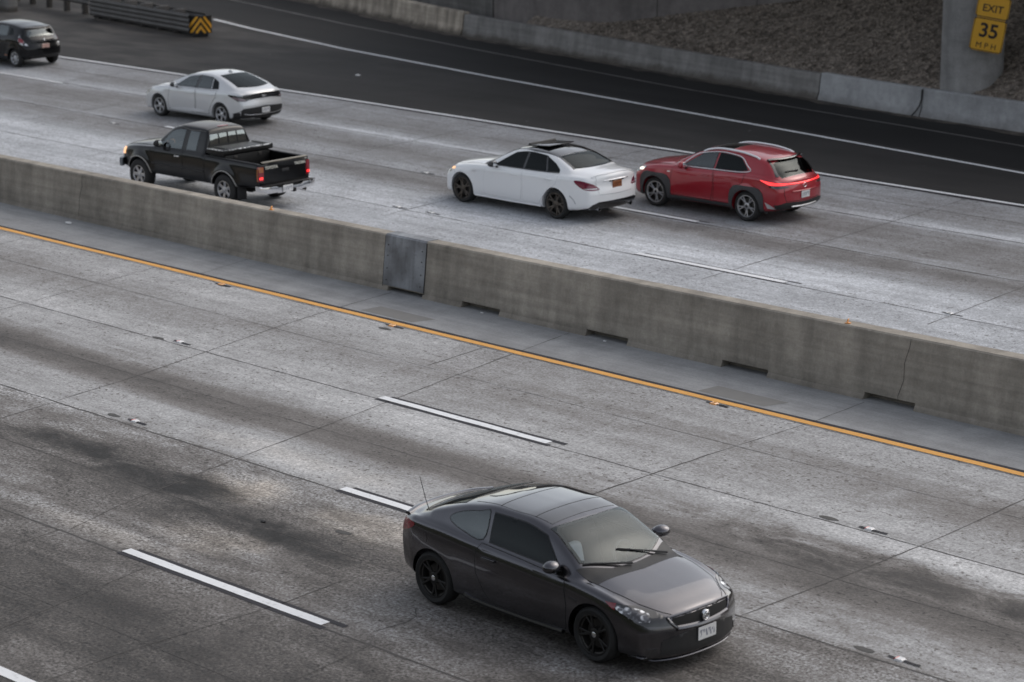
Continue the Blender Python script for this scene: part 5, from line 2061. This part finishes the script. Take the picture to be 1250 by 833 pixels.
        c.patch('side_badge', [(1.25, sd * .9, .86), (1.25, sd * .9, .885), (1.32, sd * .9, .89), (1.32, sd * .9, .865)], SIDE[sd], M['satin'])
        c.patch('fog_strip', [(4.30, sd * .80, .36), (4.24, sd * .84, .40), (4.05, sd * .90, .50), (4.12, sd * .88, .36)], Vector((.7, -sd * .7, 0)), M['satin'], off=.010)
    lens_sides(c, 'headlight', [(.12, .50, .72), (.16, .54, .80), (.40, .78, .875), (.60, .86, .90), (.50, .865, .83), (.28, .78, .74)], M['lamp_clear'], 48, front=True)
    lens_sides(c, 'day_lamp', [(.38, .775, .80), (.40, .79, .85), (.54, .85, .875), (.50, .85, .82)], M['lamp_white_lit'], 60, front=True, off=.011)
    c.patch('grille', [(0, -.28, .30), (0, -.36, .50), (0, -.26, .68), (0, -.36, .78), (0, .36, .78), (0, .26, .68), (0, .36, .50), (0, .28, .30)], FRONT, M['gloss_black'], off=.005)
    # rear
    tl = lens_sides(c, 'tail_light', [(4.42, .42, .895), (4.40, .44, .918), (4.24, .72, .935), (4.08, .88, .965), (3.93, .93, .985), (4.06, .91, .93), (4.14, .87, .895), (4.28, .72, .888)], M['lamp_red_lit'], 45, smooth=3)
    lens_sides(c, 'lamp_housing', [(4.38, .44, .83), (4.28, .62, .865), (4.12, .84, .875), (4.20, .80, .82)], M['lamp_dark'], 45, parent=tl, off=.009, smooth=3)
    c.line('light_bar', [(4.49, -.50, .908), (4.49, -.25, .90), (4.49, 0, .898), (4.49, .25, .90), (4.49, .50, .908)], REAR, .016, M['lamp_red_lit'], off=.008)
    tg = c.patch('tailgate', [(4.49, -.60, .52), (4.49, -.66, .70), (4.49, -.64, .86), (4.49, .64, .86), (4.49, .66, .70), (4.49, .60, .52)], REAR, pm, off=.003, step=.05, skirt=.003)
    c.strips('panel_gap', [[(4.49, -.64, .86), (4.49, -.66, .70), (4.49, -.60, .52), (4.49, 0, .50), (4.49, .60, .52), (4.49, .66, .70), (4.49, .64, .86)]], REAR, .006, M['seam'], tg)
    c.line('tailgate_crease', [(4.49, -.44, .735), (4.49, 0, .725), (4.49, .44, .735)], REAR, .022, pm, tg, off=.006, flat=.7)
    p, nr = c.surf(4.49, 0, .835, REAR)
    bm = bmesh.new()
    ring = [p + Vector((-.012, .062 * math.cos(a), .045 * math.sin(a))) for a in np.linspace(0, 2 * math.pi, 25)]
    bm_tube(bm, ring, .008, 6)
    bm_tube(bm, [p + Vector((-.012, .012, .032)), p + Vector((-.012, .022, -.018)), p + Vector((-.012, -.045, -.02))], .008, 6)
    from_bm('emblem', bm, M['chrome'], tg)
    c.plate(-.0, .635, REAR, M['plate_white'])
    c.patch('bumper_cladding', [(4.49, -.80, .35), (4.49, -.84, .45), (4.49, -.60, .50), (4.49, 0, .475), (4.49, .60, .50), (4.49, .84, .45), (4.49, .80, .35), (4.49, .4, .345), (4.49, -.4, .345)], REAR, M['black_plastic'], off=.010)
    c.line('bumper_strip', [(4.49, -.45, .40), (4.49, 0, .39), (4.49, .45, .40)], REAR, .017, M['satin'], off=.016)
    bm = bmesh.new()
    for k in range(9):
        pass
    w = []
    for k in range(7):
        t = k / 6
        hh, nn = c.surf(4.2, -.02 + .42 * t, 1.10 + .03 * t, Vector((.85, 0, -.5)))
        w.append(hh + nn * .022)
    bm_tube(bm, w, [.02, .016, .014, .013, .013, .012, .010], 6)
    from_bm('rear_wiper', bm, M['black_plastic'], root)
    c.interior(rows=((1, 2.2), (1, 3.05)), floor=.42)
    c.wheels(wheel_meshes(.345, .245, .225, 'double', 5, M['alloy_grey'], 'x', face=M['alloy_grey'], cap=M['gloss_black']), None)


# ---- silver liftback -----------------------------------------------------
def liftback():
    root = thing('liftback', 'silver liftback car with a black tail panel, beyond the black pickup', 'car', (-52.2, 42.1, 0), R(182.5), .92)
    sp = dict(L=4.58, W=1.81, fo=.95, wb=2.695, ra=.365, wr=.325, tw=.215, flare=.018, kf=.34, kr=.20, tumble=.42,
              top=[(0, .70), (.3, .83), (.8, .94), (1.1, .995), (1.5, 1.16), (1.9, 1.31), (2.3, 1.40), (2.7, 1.432), (3.1, 1.415), (3.5, 1.33), (3.9, 1.205), (4.25, 1.085), (4.42, 1.045), (4.58, .97)],
              belt=[(0, .66), (.4, .80), (.9, .89), (1.5, .935), (2.4, .955), (3.2, .975), (3.9, 1.0), (4.3, .985), (4.58, .92)],
              hw=[(0, .78), (.4, .865), (.9, .898), (2.4, .902), (3.6, .905), (4.1, .885), (4.58, .80)],
              bot=[(0, .16), (.6, .17), (3.6, .18), (4.2, .21), (4.58, .23)],
              crown=[(0, .03), (.6, .05), (1.1, .075), (2.2, .065), (2.7, .055), (3.4, .06), (4.0, .055), (4.58, .04)],
              lean_f=[(.15, .03), (.3, 0), (.55, 0), (.68, .05)], lean_r=[(.2, .10), (.45, .0), (.6, 0), (.85, .06), (.97, .05)])
    c = Car(sp, root)
    pm = paint('silver paint', (0.66, 0.67, 0.68), 0.35, 0.33, dirt=.12)
    c.window('windshield', c.screen_outline(1.20, 1.46, 2.14, inset=.05, bow=-.05), Vector((-.45, 0, -.9)), M['glass_clear'], frame=.05)
    for sd in (1, -1):
        c.window('side_window', c.side_outline(1.60, 2.50, sd, rake1=.48, rake2=.02, lo=.03, hi=.035), SIDE[sd], M['glass_side'], frame=.03)
        c.window('side_window', c.side_outline(2.60, 3.18, sd, rake1=.02, rake2=-.06, lo=.03, hi=.035), SIDE[sd], M['glass_side'], frame=.03)
        q = [(3.21, sd * .8, c.bz(3.2) + .03), (3.50, sd * .8, c.bz(3.5) + .04), (3.40, sd * .8, c.section(3.4)[10][1] - .08), (3.15, sd * .8, c.section(3.15)[10][1] - .04)]
        c.window('quarter_window', q, SIDE[sd], M['glass_dark'], frame=.03)
        c.patch('pillar_trim', [(2.50, sd * .8, c.bz(2.5) + .02), (2.60, sd * .8, c.bz(2.6) + .02), (2.62, sd * .8, c.section(2.62)[10][1] - .03), (2.52, sd * .8, c.section(2.52)[10][1] - .03)], SIDE[sd], M['gloss_black'], off=.003)
    c.window('rear_window', c.screen_outline(4.22, 4.06, 3.26, inset=.12, bow=-.03), Vector((.35, 0, -.93)), M['glass_dark'], frame=.05)
    c.build_body(pm)
    z = lambda s: float(c.bz(s))
    hood = c.patch('hood', [(.22, -.35, None), (.16, 0, None), (.22, .35, None), (.55, .62, None), (1.14, .70, None), (1.08, 0, None), (1.14, -.70, None), (.55, -.62, None)], DOWN, pm, off=.003, step=.06, skirt=.003)
    c.strips('panel_gap', [[(1.14, -.7, None), (.55, -.62, None), (.22, -.35, None), (.16, 0, None), (.22, .35, None), (.55, .62, None), (1.14, .7, None)]], DOWN, .005, M['seam'], hood)
    for sd in (1, -1):
        d1 = c.door('door', [(1.40, .30), (1.38, .6), (1.44, z(1.44)), (2.54, z(2.54) + .0), (2.57, .6), (2.52, .29)], sd, pm)
        d2 = c.door('door', [(2.57, .29), (2.60, .6), (2.58, z(2.58)), (3.48, z(3.48) + .005), (3.44, .80), (3.30, .64), (3.18, .42), (3.14, .29)], sd, pm)
        c.handle(2.34, .835, sd, pm, d1, .2)
        c.handle(3.26, .86, sd, pm, d2, .2)
        c.mirror(1.74, 1.0, sd, M['gloss_black'], (.09, .12, .075))
        c.patch('sill_blade', [(1.45, sd * .9, .30), (1.9, sd * .9, .36), (2.6, sd * .9, .40), (2.95, sd * .9, .36), (2.6, sd * .9, .31), (1.9, sd * .9, .27)], SIDE[sd], simple('sill silver', (.75, .76, .78), .3, .3), off=.012, smooth=3)
    lens_sides(c, 'headlight', [(.15, .46, .58), (.18, .50, .67), (.38, .72, .76), (.62, .84, .80), (.52, .845, .73), (.32, .78, .62)], M['lamp_clear'], 48, front=True)
    c.patch('grille', [(0, -.45, .40), (0, -.5, .58), (0, .5, .58), (0, .45, .40)], FRONT, M['satin'], off=.005)
    # rear: black band, lamps, badge
    tg = c.patch('tail_panel', [(4.58, -.62, .77), (4.58, -.72, .93), (4.58, 0, .965), (4.58, .72, .93), (4.58, .62, .77), (4.58, .3, .81), (4.58, 0, .82), (4.58, -.3, .81)], REAR, M['gloss_black'], off=.006, step=.03)
    tl = lens_sides(c, 'tail_light', [(4.42, .56, .755), (4.40, .58, .86), (4.34, .70, .905), (4.0, .89, .93), (3.98, .90, .905), (4.16, .87, .83), (4.28, .80, .76)], M['lamp_dark'], 46, smooth=0)
    lens_sides(c, 'lamp_lens', [(4.42, .58, .775), (4.34, .68, .84), (4.10, .87, .885), (4.22, .84, .80), (4.32, .76, .77)], simple('smoked lamp', (.22, .17, .19), .15, coat=1, var=.5, scale=25), 46, parent=tl, off=.011, smooth=0)
    p, nr = c.surf(4.58, 0, .875, REAR)
    bm = bmesh.new()
    bm_box(bm, p + Vector((-.016, 0, 0)), (.02, .19, .040), None, .006)
    bm_box(bm, p + Vector((-.019, 0, 0)), (.022, .065, .065), None, .006)
    from_bm('emblem', bm, M['chrome'], tg)
    c.patch('rear_diffuser', [(4.58, -.84, .24), (4.58, -.86, .40), (4.58, -.74, .55), (4.58, 0, .60), (4.58, .74, .55), (4.58, .86, .40), (4.58, .84, .24), (4.58, .3, .22), (4.58, -.3, .22)], REAR, M['black_plastic'], off=.006)
    c.line('bumper_strip', [(4.58, -.72, .40), (4.58, -.5, .37), (4.58, 0, .36), (4.58, .5, .37), (4.58, .72, .40)], REAR, .008, M['alloy'], off=.008)
    c.plate(0, .47, REAR, M['plate_white'])
    bm = bmesh.new()
    bm_ellipsoid(bm, c.loc(3.12, 0, c.topz(3.12, 0) + .02), (.09, .035, .045))
    from_bm('roof_antenna', bm, pm, root)
    c.interior(rows=((1, 2.2), (1, 3.0)), mat=M['seat'])
    c.wheels(wheel_meshes(.325, .218, .215, 'double', 5, M['alloy'], 'v', cap=M['alloy']), None)


# ---- black hatchback -------------------------------------------------------
def hatchback():
    root = thing('hatchback', 'small black hatchback with a pinkish licence plate at the left edge of the picture', 'car', (-65.5, 44.85, 0), R(182.5), .91)
    sp = dict(L=4.0, W=1.70, fo=.78, wb=2.55, ra=.345, wr=.30, tw=.19, flare=.018, kf=.30, kr=.22, tumble=.36,
              top=[(0, .74), (.3, .88), (.75, .98), (1.0, 1.05), (1.4, 1.24), (1.8, 1.38), (2.25, 1.445), (2.8, 1.43), (3.3, 1.375), (3.55, 1.34), (3.64, 1.29), (3.80, 1.06), (3.9, .98), (4.0, .92)],
              belt=[(0, .70), (.4, .84), (.9, .91), (1.5, .94), (2.4, .96), (3.2, 1.0), (3.6, .99), (4.0, .86)],
              hw=[(0, .74), (.4, .82), (.9, .843), (2.4, .848), (3.3, .848), (3.7, .82), (4.0, .75)],
              bot=[(0, .17), (.6, .17), (3.2, .18), (3.6, .25), (4.0, .30)],
              crown=[(0, .03), (.6, .05), (1.0, .075), (2.2, .06), (2.9, .055), (3.5, .06), (4.0, .04)],
              lean_f=[(.15, .03), (.3, 0), (.55, 0), (.72, .05)], lean_r=[(.2, .08), (.45, .0), (.6, 0), (.85, .08), (.97, .08)])
    c = Car(sp, root)
    pm = paint('black paint', (0.004, 0.0045, 0.0055), 0.0, 0.25, spec=.15, coat=.6, dirt=.02)
    c.window('windshield', c.screen_outline(1.10, 1.32, 1.84, inset=.05, bow=-.05), Vector((-.45, 0, -.9)), M['glass_clear'], frame=.05)
    for sd in (1, -1):
        c.window('side_window', c.side_outline(1.42, 2.20, sd, rake1=.42, rake2=.02, lo=.03, hi=.035), SIDE[sd], M['glass_side'], frame=.03)
        c.window('side_window', c.side_outline(2.28, 2.88, sd, rake1=.02, rake2=-.02, lo=.03, hi=.04), SIDE[sd], M['glass_side'], frame=.03)
        c.window('quarter_window', [(2.94, sd * .8, c.bz(2.94) + .04), (3.22, sd * .8, c.bz(3.2) + .08), (3.12, sd * .8, c.section(3.1)[10][1] - .09), (2.94, sd * .8, c.section(2.94)[10][1] - .05)], SIDE[sd], M['glass_dark'], frame=.03)
    c.window('rear_window', [(3.84, -.50, 1.045), (3.84, .50, 1.045), (3.75, .56, 1.10), (3.68, .48, 1.255), (3.68, -.48, 1.255), (3.75, -.56, 1.10)], Vector((.9, 0, -.4)), M['glass_side'], frame=.05, frame_mat=M['gloss_black'])
    c.build_body(pm)
    z = lambda s: float(c.bz(s))
    for sd in (1, -1):
        d1 = c.door('door', [(1.24, .30), (1.22, .6), (1.28, z(1.28)), (2.22, z(2.22)), (2.25, .6), (2.20, .29)], sd, pm)
        d2 = c.door('door', [(2.26, .29), (2.28, .6), (2.26, z(2.26)), (2.94, z(2.94)), (2.92, .80), (2.84, .62), (2.74, .42), (2.72, .29)], sd, pm)
        c.handle(2.06, .84, sd, pm, d1, .18)
        c.handle(2.78, .87, sd, pm, d2, .18)
        c.mirror(1.54, 1.0, sd, pm, (.085, .115, .07))
        c.patch('side_marker', [(2.80, sd * .9, .36), (2.80, sd * .9, .395), (2.95, sd * .9, .40), (2.95, sd * .9, .365)], SIDE[sd], M['lamp_amber'], off=.006)
    lens_sides(c, 'headlight', [(.13, .44, .62), (.16, .48, .71), (.34, .66, .79), (.56, .78, .83), (.48, .785, .76), (.28, .72, .65)], M['lamp_clear'], 48, front=True)
    c.line('rear_spoiler', [(3.56, -.52, None), (3.62, -.26, None), (3.64, 0, None), (3.62, .26, None), (3.56, .52, None)], DOWN, .04, M['gloss_black'], off=.02, flat=.45)
    tl = lens_sides(c, 'tail_light', [(3.84, .62, .74), (3.80, .66, .80), (3.66, .76, .98), (3.58, .76, 1.12), (3.55, .82, 1.0), (3.58, .84, .86), (3.70, .80, .76)], M['lamp_clear'], 48, smooth=3)
    lens_sides(c, 'lamp_lens', [(3.72, .70, .84), (3.68, .75, .94), (3.58, .81, .98), (3.58, .83, .90), (3.66, .80, .83)], M['lamp_red'], 48, parent=tl, off=.011, smooth=3)
    c.line('tailgate_crease', [(4.0, -.5, .84), (4.0, 0, .86), (4.0, .5, .84)], REAR, .022, pm, off=.004)
    p, nr = c.surf(4.0, 0, .90, REAR)
    bm = bmesh.new()
    for rx, ry in ((.06, .04), (.022, .038), (.042, .02)):
        bm_tube(bm, [p + Vector((-.012, rx * math.cos(a), ry * math.sin(a))) for a in np.linspace(0, 2 * math.pi, 21)], .006, 6)
    from_bm('emblem', bm, M['chrome'], root)
    c.plate(0, .70, REAR, M['plate_pink'])
    c.patch('bumper_insert', [(4.0, -.60, .30), (4.0, -.60, .40), (4.0, .60, .40), (4.0, .60, .30)], REAR, M['black_plastic'], off=.006)
    c.interior(rows=((1, 1.95), (1, 2.75)))
    c.wheels(wheel_meshes(.30, .20, .19, 'single', 7, M['alloy'], 'h', cap=M['alloy']), None)


M['arch'] = simple('dull arch trim', (.38, .37, .35), .45, .6)


# ---- black pickup truck -----------------------------------------------------
def pickup():
    root = thing('pickup_truck', 'black extended-cab pickup truck with a toolbox in its bed, behind the median barrier', 'pickup truck', (-43.75, 35.10, 0), R(181.8), .942)
    sp = dict(L=5.15, W=1.76, fo=.86, wb=3.10, ra=.435, wr=.375, tw=.265, flare=.05, kf=.20, kr=.03, tumble=.30, shoulder=.07,
              top=[(0, 1.0), (.15, 1.05), (.7, 1.13), (1.15, 1.17), (1.28, 1.20), (1.6, 1.46), (1.88, 1.64), (2.2, 1.71), (2.7, 1.715), (3.04, 1.685), (3.10, 1.64), (3.185, 1.25), (3.20, 1.135), (3.5, 1.13), (5.15, 1.13)],
              belt=[(0, .94), (.3, 1.0), (.9, 1.06), (1.4, 1.085), (2.4, 1.10), (3.1, 1.11), (3.2, 1.09), (5.0, 1.09), (5.15, 1.085)],
              hw=[(0, .74), (.3, .80), (.9, .83), (2.4, .825), (3.2, .83), (5.0, .83), (5.15, .82)],
              bot=[(0, .46), (.4, .44), (1.2, .42), (3.2, .42), (4.2, .46), (5.15, .52)],
              crown=[(0, .03), (.6, .04), (1.2, .06), (1.5, .07), (2.2, .06), (3.04, .055), (3.2, .02), (5.15, .02)],
              lean_f=[(.4, .0), (.6, 0), (.85, 0), (1.0, .03)], lean_r=[(.4, .02), (.6, 0), (1.1, 0)],
              extra_s=[3.05, 3.08, 3.11, 3.13, 3.15, 3.17, 3.19, 3.205, 3.215], step=.03)
    c = Car(sp, root)
    pm = paint('black truck paint', (0.005, 0.0048, 0.005), 0.0, 0.3, spec=.15, coat=.6, dirt=.06)
    c.window('windshield', c.screen_outline(1.34, 1.46, 1.84, inset=.05, bow=-.03), Vector((-.6, 0, -.8)), M['glass_clear'], frame=.05)
    for sd in (1, -1):
        c.window('side_window', c.side_outline(1.50, 2.36, sd, rake1=.36, rake2=.0, lo=.03, hi=.05), SIDE[sd], M['glass_side'], frame=.03)
        c.window('side_window', c.side_outline(2.50, 2.88, sd, rake1=.0, rake2=-.02, lo=.04, hi=.06), SIDE[sd], M['glass_side'], frame=.03)
    for a, b in ((-.575, -.30), (-.28, -.015), (.015, .28), (.30, .575)):
        c.window('rear_window_pane', [(3.15, a, 1.30), (3.15, b, 1.30), (3.12, b * .955, 1.565), (3.12, a * .955, 1.565)], REAR, M['glass_pane'], frame=.022)
    c.patch('roof_panel', [(1.98, -.52, None), (1.95, 0, None), (1.98, .52, None), (2.5, .56, None), (3.02, .55, None), (3.05, 0, None), (3.02, -.55, None), (2.5, -.56, None)], DOWN, paint('dusty roof paint', (.07, .062, .054), 0.0, .5, coat=.4), off=.003, step=.06)
    c.build_body(pm, box=((c.s0 - 4.17, 0, .95), (1.86, 1.44, .62)))
    z = lambda s: float(c.bz(s))
    c.patch('rear_window_surround', [(3.16, -.60, 1.26), (3.16, .60, 1.26), (3.15, .60, 1.30), (3.15, -.60, 1.30)], REAR, M['trim_black'], off=.004)
    hood = c.patch('hood', [(.12, -.56, None), (.08, 0, None), (.12, .56, None), (.6, .63, None), (1.2, .66, None), (1.2, -.66, None), (.6, -.63, None)], DOWN, pm, off=.003, step=.06, skirt=.003)
    c.strips('panel_gap', [[(1.2, -.66, None), (.6, -.63, None), (.12, -.56, None), (.08, 0, None), (.12, .56, None), (.6, .63, None), (1.2, .66, None)]], DOWN, .006, M['seam'], hood)
    for sd in (1, -1):
        dr = c.door('door', [(1.36, .50), (1.34, .8), (1.40, z(1.4) + .02), (2.42, z(2.42) + .02), (2.44, .8), (2.40, .48)], sd, pm)
        c.handle(2.26, .98, sd, M['chrome'], dr, .17, .03)
        c.mirror(1.66, 1.20, sd, M['black_plastic'], (.08, .13, .09))
        c.strips('panel_gap', [[(3.24, sd * .8, .52), (3.24, sd * .8, 1.08)], [(1.25, sd * .8, .5), (1.25, sd * .8, 1.04)]], SIDE[sd], .008, M['seam'])
        c.line('side_moulding', [(1.32, sd * .9, .72), (2.2, sd * .9, .72), (3.2, sd * .9, .72)], SIDE[sd], .014, M['black_plastic'], off=.004, flat=1.4)
        for s in (sp['fo'], sp['fo'] + sp['wb']):
            arc = [(s - .455 * math.cos(R(a)), sd * .9, sp['wr'] + .455 * math.sin(R(a))) for a in range(12, 172, 12)]
            c.line('wheel_arch_trim', arc, SIDE[sd], .014, M['arch'], off=.006)
        c.line('bed_rail', [(3.26, sd * .76, None), (4.2, sd * .765, None), (5.08, sd * .765, None)], DOWN, .030, M['black_plastic'], off=.004, flat=.6)
        c.patch('mud_flap', [(4.42, sd * .8, .46), (4.42, sd * .8, .47), (4.50, sd * .8, .47), (4.50, sd * .8, .46)], SIDE[sd], M['black_plastic'])
        bm = bmesh.new()
        bm_box(bm, c.loc(4.44, sd * .72, .36), (.015, .28, .34), None, .004)
        from_bm('mud_flap', bm, M['black_plastic'], root)
        c.patch('front_turn_lamp', [(.10, sd * .72, .80), (.10, sd * .72, .96), (.26, sd * .80, .97), (.26, sd * .80, .81)], Vector((-.6, -sd * .8, 0)), M['lamp_amber_lit'], off=.01)
        c.patch('headlight', [(0, sd * .42, .80), (0, sd * .42, .95), (.08, sd * .68, .96), (.08, sd * .68, .80)], FRONT, M['lamp_clear'], off=.008)
        tl = c.patch('tail_light', [(5.15, sd * .665, .70), (5.15, sd * .665, 1.04), (5.15, sd * .80, 1.04), (5.15, sd * .80, .70)], REAR, M['lamp_red'], off=.012)
        c.patch('turn_lens', [(5.15, sd * .675, .91), (5.15, sd * .675, 1.03), (5.15, sd * .79, 1.03), (5.15, sd * .79, .91)], REAR, M['lamp_amber'] if sd > 0 else M['lamp_red'], tl, off=.018)
        c.patch('brake_lens', [(5.15, sd * .69, .745), (5.15, sd * .69, .80), (5.15, sd * .775, .80), (5.15, sd * .775, .745)], REAR, M['lamp_red_lit'], tl, off=.019)
        c.patch('tail_light_side', [(5.08, sd * .9, .70), (5.08, sd * .9, 1.04), (5.14, sd * .9, 1.04), (5.14, sd * .9, .70)], SIDE[sd], M['lamp_amber'] if sd > 0 else M['lamp_red'], tl, off=.004)
    c.patch('grille', [(0, -.38, .74), (0, -.40, .95), (0, .40, .95), (0, .38, .74)], FRONT, M['satin'], off=.006)
    bm = bmesh.new()
    ring = []
    for k in range(13):
        y = -.84 + 1.68 * k / 12
        x = c.s0 + .10 - .22 * (abs(y) / .84) ** 3
        ring.append([(x, y, .50), (x + .02, y, .60), (x, y, .70), (x - .10, y, .70), (x - .10, y, .50)])
    bm_sweep(bm, ring)
    from_bm('front_bumper', bm, simple('grey bumper', (.16, .18, .2), .4, .5), root)
    # tailgate
    tg = c.patch('tailgate', [(5.15, -.655, .62), (5.15, -.655, 1.10), (5.15, .655, 1.10), (5.15, .655, .62)], REAR, pm, off=.006, step=.05)
    c.strips('panel_gap', [[(5.15, -.655, 1.10), (5.15, -.655, .62), (5.15, .655, .62), (5.15, .655, 1.10)]], REAR, .007, M['seam'], tg)
    xr = c.surf(5.15, 0, .9, REAR)[0].x
    bm = bmesh.new()
    bm_box(bm, (xr - .004, 0, .90), (.03, .22, .07), None, .01)
    from_bm('handle', bm, M['black_plastic'], tg)
    text_mesh('lettering', 'TOYOTA', .095, M['pale_letters'], tg, (xr - .012, .44, 1.005), (R(90), 0, R(-90)), offset=.004, sx=1.0)
    text_mesh('lettering', 'TACOMA', .085, M['pale_letters'], tg, (xr - .012, -.46, 1.005), (R(90), 0, R(-90)), offset=.004, sx=.95)
    bm = bmesh.new()
    bm_box(bm, c.loc(5.12, 0, 1.135), (.07, 1.40, .03), None, .012)
    from_bm('tailgate_cap', bm, simple('worn tan edge', (.30, .27, .22), .5), tg)
    # chrome step bumper
    bm = bmesh.new()
    rings = []
    for k in range(25):
        y = -.86 + 1.72 * k / 24
        a = abs(y)
        x = c.loc(5.15, 0, 0).x - .17 + .10 * max(0, (a - .6) / .26) ** 2
        zt_ = .60 - (.045 if a < .36 else 0)
        zb_ = .43 + (.04 if a > .75 else 0) - (.02 if a < .36 else 0)
        rings.append([(x, y, zb_), (x - .012, y, (zb_ + zt_) / 2), (x, y, zt_ - .02), (x + .03, y, zt_), (x + .15, y, zt_), (x + .15, y, zb_ + .03)])
    bm_sweep(bm, rings)
    rb = from_bm('rear_bumper', bm, M['chrome'], root)
    bm = bmesh.new()
    bm_box(bm, (c.loc(5.15, 0, 0).x - .09, 0, .606), (.15, 1.6, .012), None, .004)
    from_bm('step_pad', bm, M['black_plastic'], rb)
    o = c.plate(.05, .50, REAR, M['plate_white'])
    o.location = (c.loc(5.15, 0, 0).x - .20, .10, .50)
    bm = bmesh.new()
    bm_box(bm, (c.loc(5.15, 0, 0).x - .10, -.12, .43), (.20, .09, .09), None, .008)
    from_bm('tow_hitch', bm, M['well'], root)
    bm = bmesh.new()
    bm_tube(bm, [c.loc(3.6, -.45, .35), c.loc(4.6, -.5, .38), c.loc(5.0, -.58, .38), c.loc(5.18, -.62, .36)], .032, 10)
    from_bm('exhaust_pipe', bm, M['steel_rotor'], root)
    # underbody, axle
    bm = bmesh.new()
    bm_tube(bm, [(-1.55, -.7, .375), (-1.55, .7, .375)], .06, 10)
    bm_ellipsoid(bm, (-1.55, 0, .37), (.16, .2, .16))
    bm_tube(bm, [(1.55, -.7, .375), (1.55, .7, .375)], .05, 10)
    for sd in (1, -1):
        bm_box(bm, (-.3, sd * .42, .45), (4.4, .09, .14))
    bm_ellipsoid(bm, (-2.28, 0, .46), (.30, .32, .12))
    from_bm('chassis', bm, M['well'], root)
    bm = bmesh.new()
    bm_box(bm, (c.loc(3.0, .12, 0).x + .03, 0, 1.685), (.10, .30, .045), None, .015)
    from_bm('high_brake_lamp', bm, M['lamp_red'], root)
    c.interior(rows=((1, 2.22),), mat=M['seat_tan'], floor=.62)
    c.wheels(wheel_meshes(.375, .215, .255, 'wide', 6, M['alloy_grey'], 'p', cap=M['alloy']), None, track=.745)
    # toolbox resting in the bed
    tb = thing('toolbox', 'black diamond-plate toolbox with worn bright lid edge across the pickup\'s bed', 'toolbox', tuple(root.matrix_basis @ c.loc(3.58, 0, .645)), R(181.8), .942)
    bm = bmesh.new()
    bm_box(bm, (0, 0, .25), (.56, 1.40, .50), None, .012)
    tbm = NT('black tread plate')
    v = tbm.voronoi(scale=40)
    tbm.principled(Base_Color=(.013, .013, .013), Roughness=.42, Metallic=.4, Normal=tbm.bump(v, .6, .004))
    from_bm('case', bm, tbm.m, tb)
    bm = bmesh.new()
    bm_box(bm, (0.0, 0, .575), (.62, 1.58, .13), None, .03, 3)
    lid = from_bm('lid', bm, tbm.m, tb)
    em = NT('worn bright edge')
    f = em.ramp(em.noise(scale=9, detail=4, rough=.7), .44, .52)
    em.principled(Base_Color=em.mix(f, (.03, .03, .03), (.85, .86, .86)), Metallic=0.3, Roughness=.3)
    bm = bmesh.new()
    bm_box(bm, (-.300, 0, .628), (.03, 1.5, .03), None, .008)
    bm_box(bm, (0, .772, .628), (.56, .03, .03), None, .008)
    from_bm('edge_strip', bm, em.m, lid)
    for y in (-.38, .38):
        bm = bmesh.new()
        bm_box(bm, (-.285, y, .44), (.02, .10, .08), None, .006)
        bm_lathe(bm, [(.022, -.300), (.022, -.292)], 'X', 12, (0, y, .44))
        from_bm('latch', bm, M['steel_rotor'], tb)
    bm = bmesh.new()
    bm_box(bm, (0, .60, .655), (.46, .05, .012))
    bm_box(bm, (0, -.60, .655), (.46, .05, .012))
    from_bm('rib', bm, tbm.m, lid)


for fn in (coupe, sedan, crossover, liftback, hatchback, pickup):
    fn()
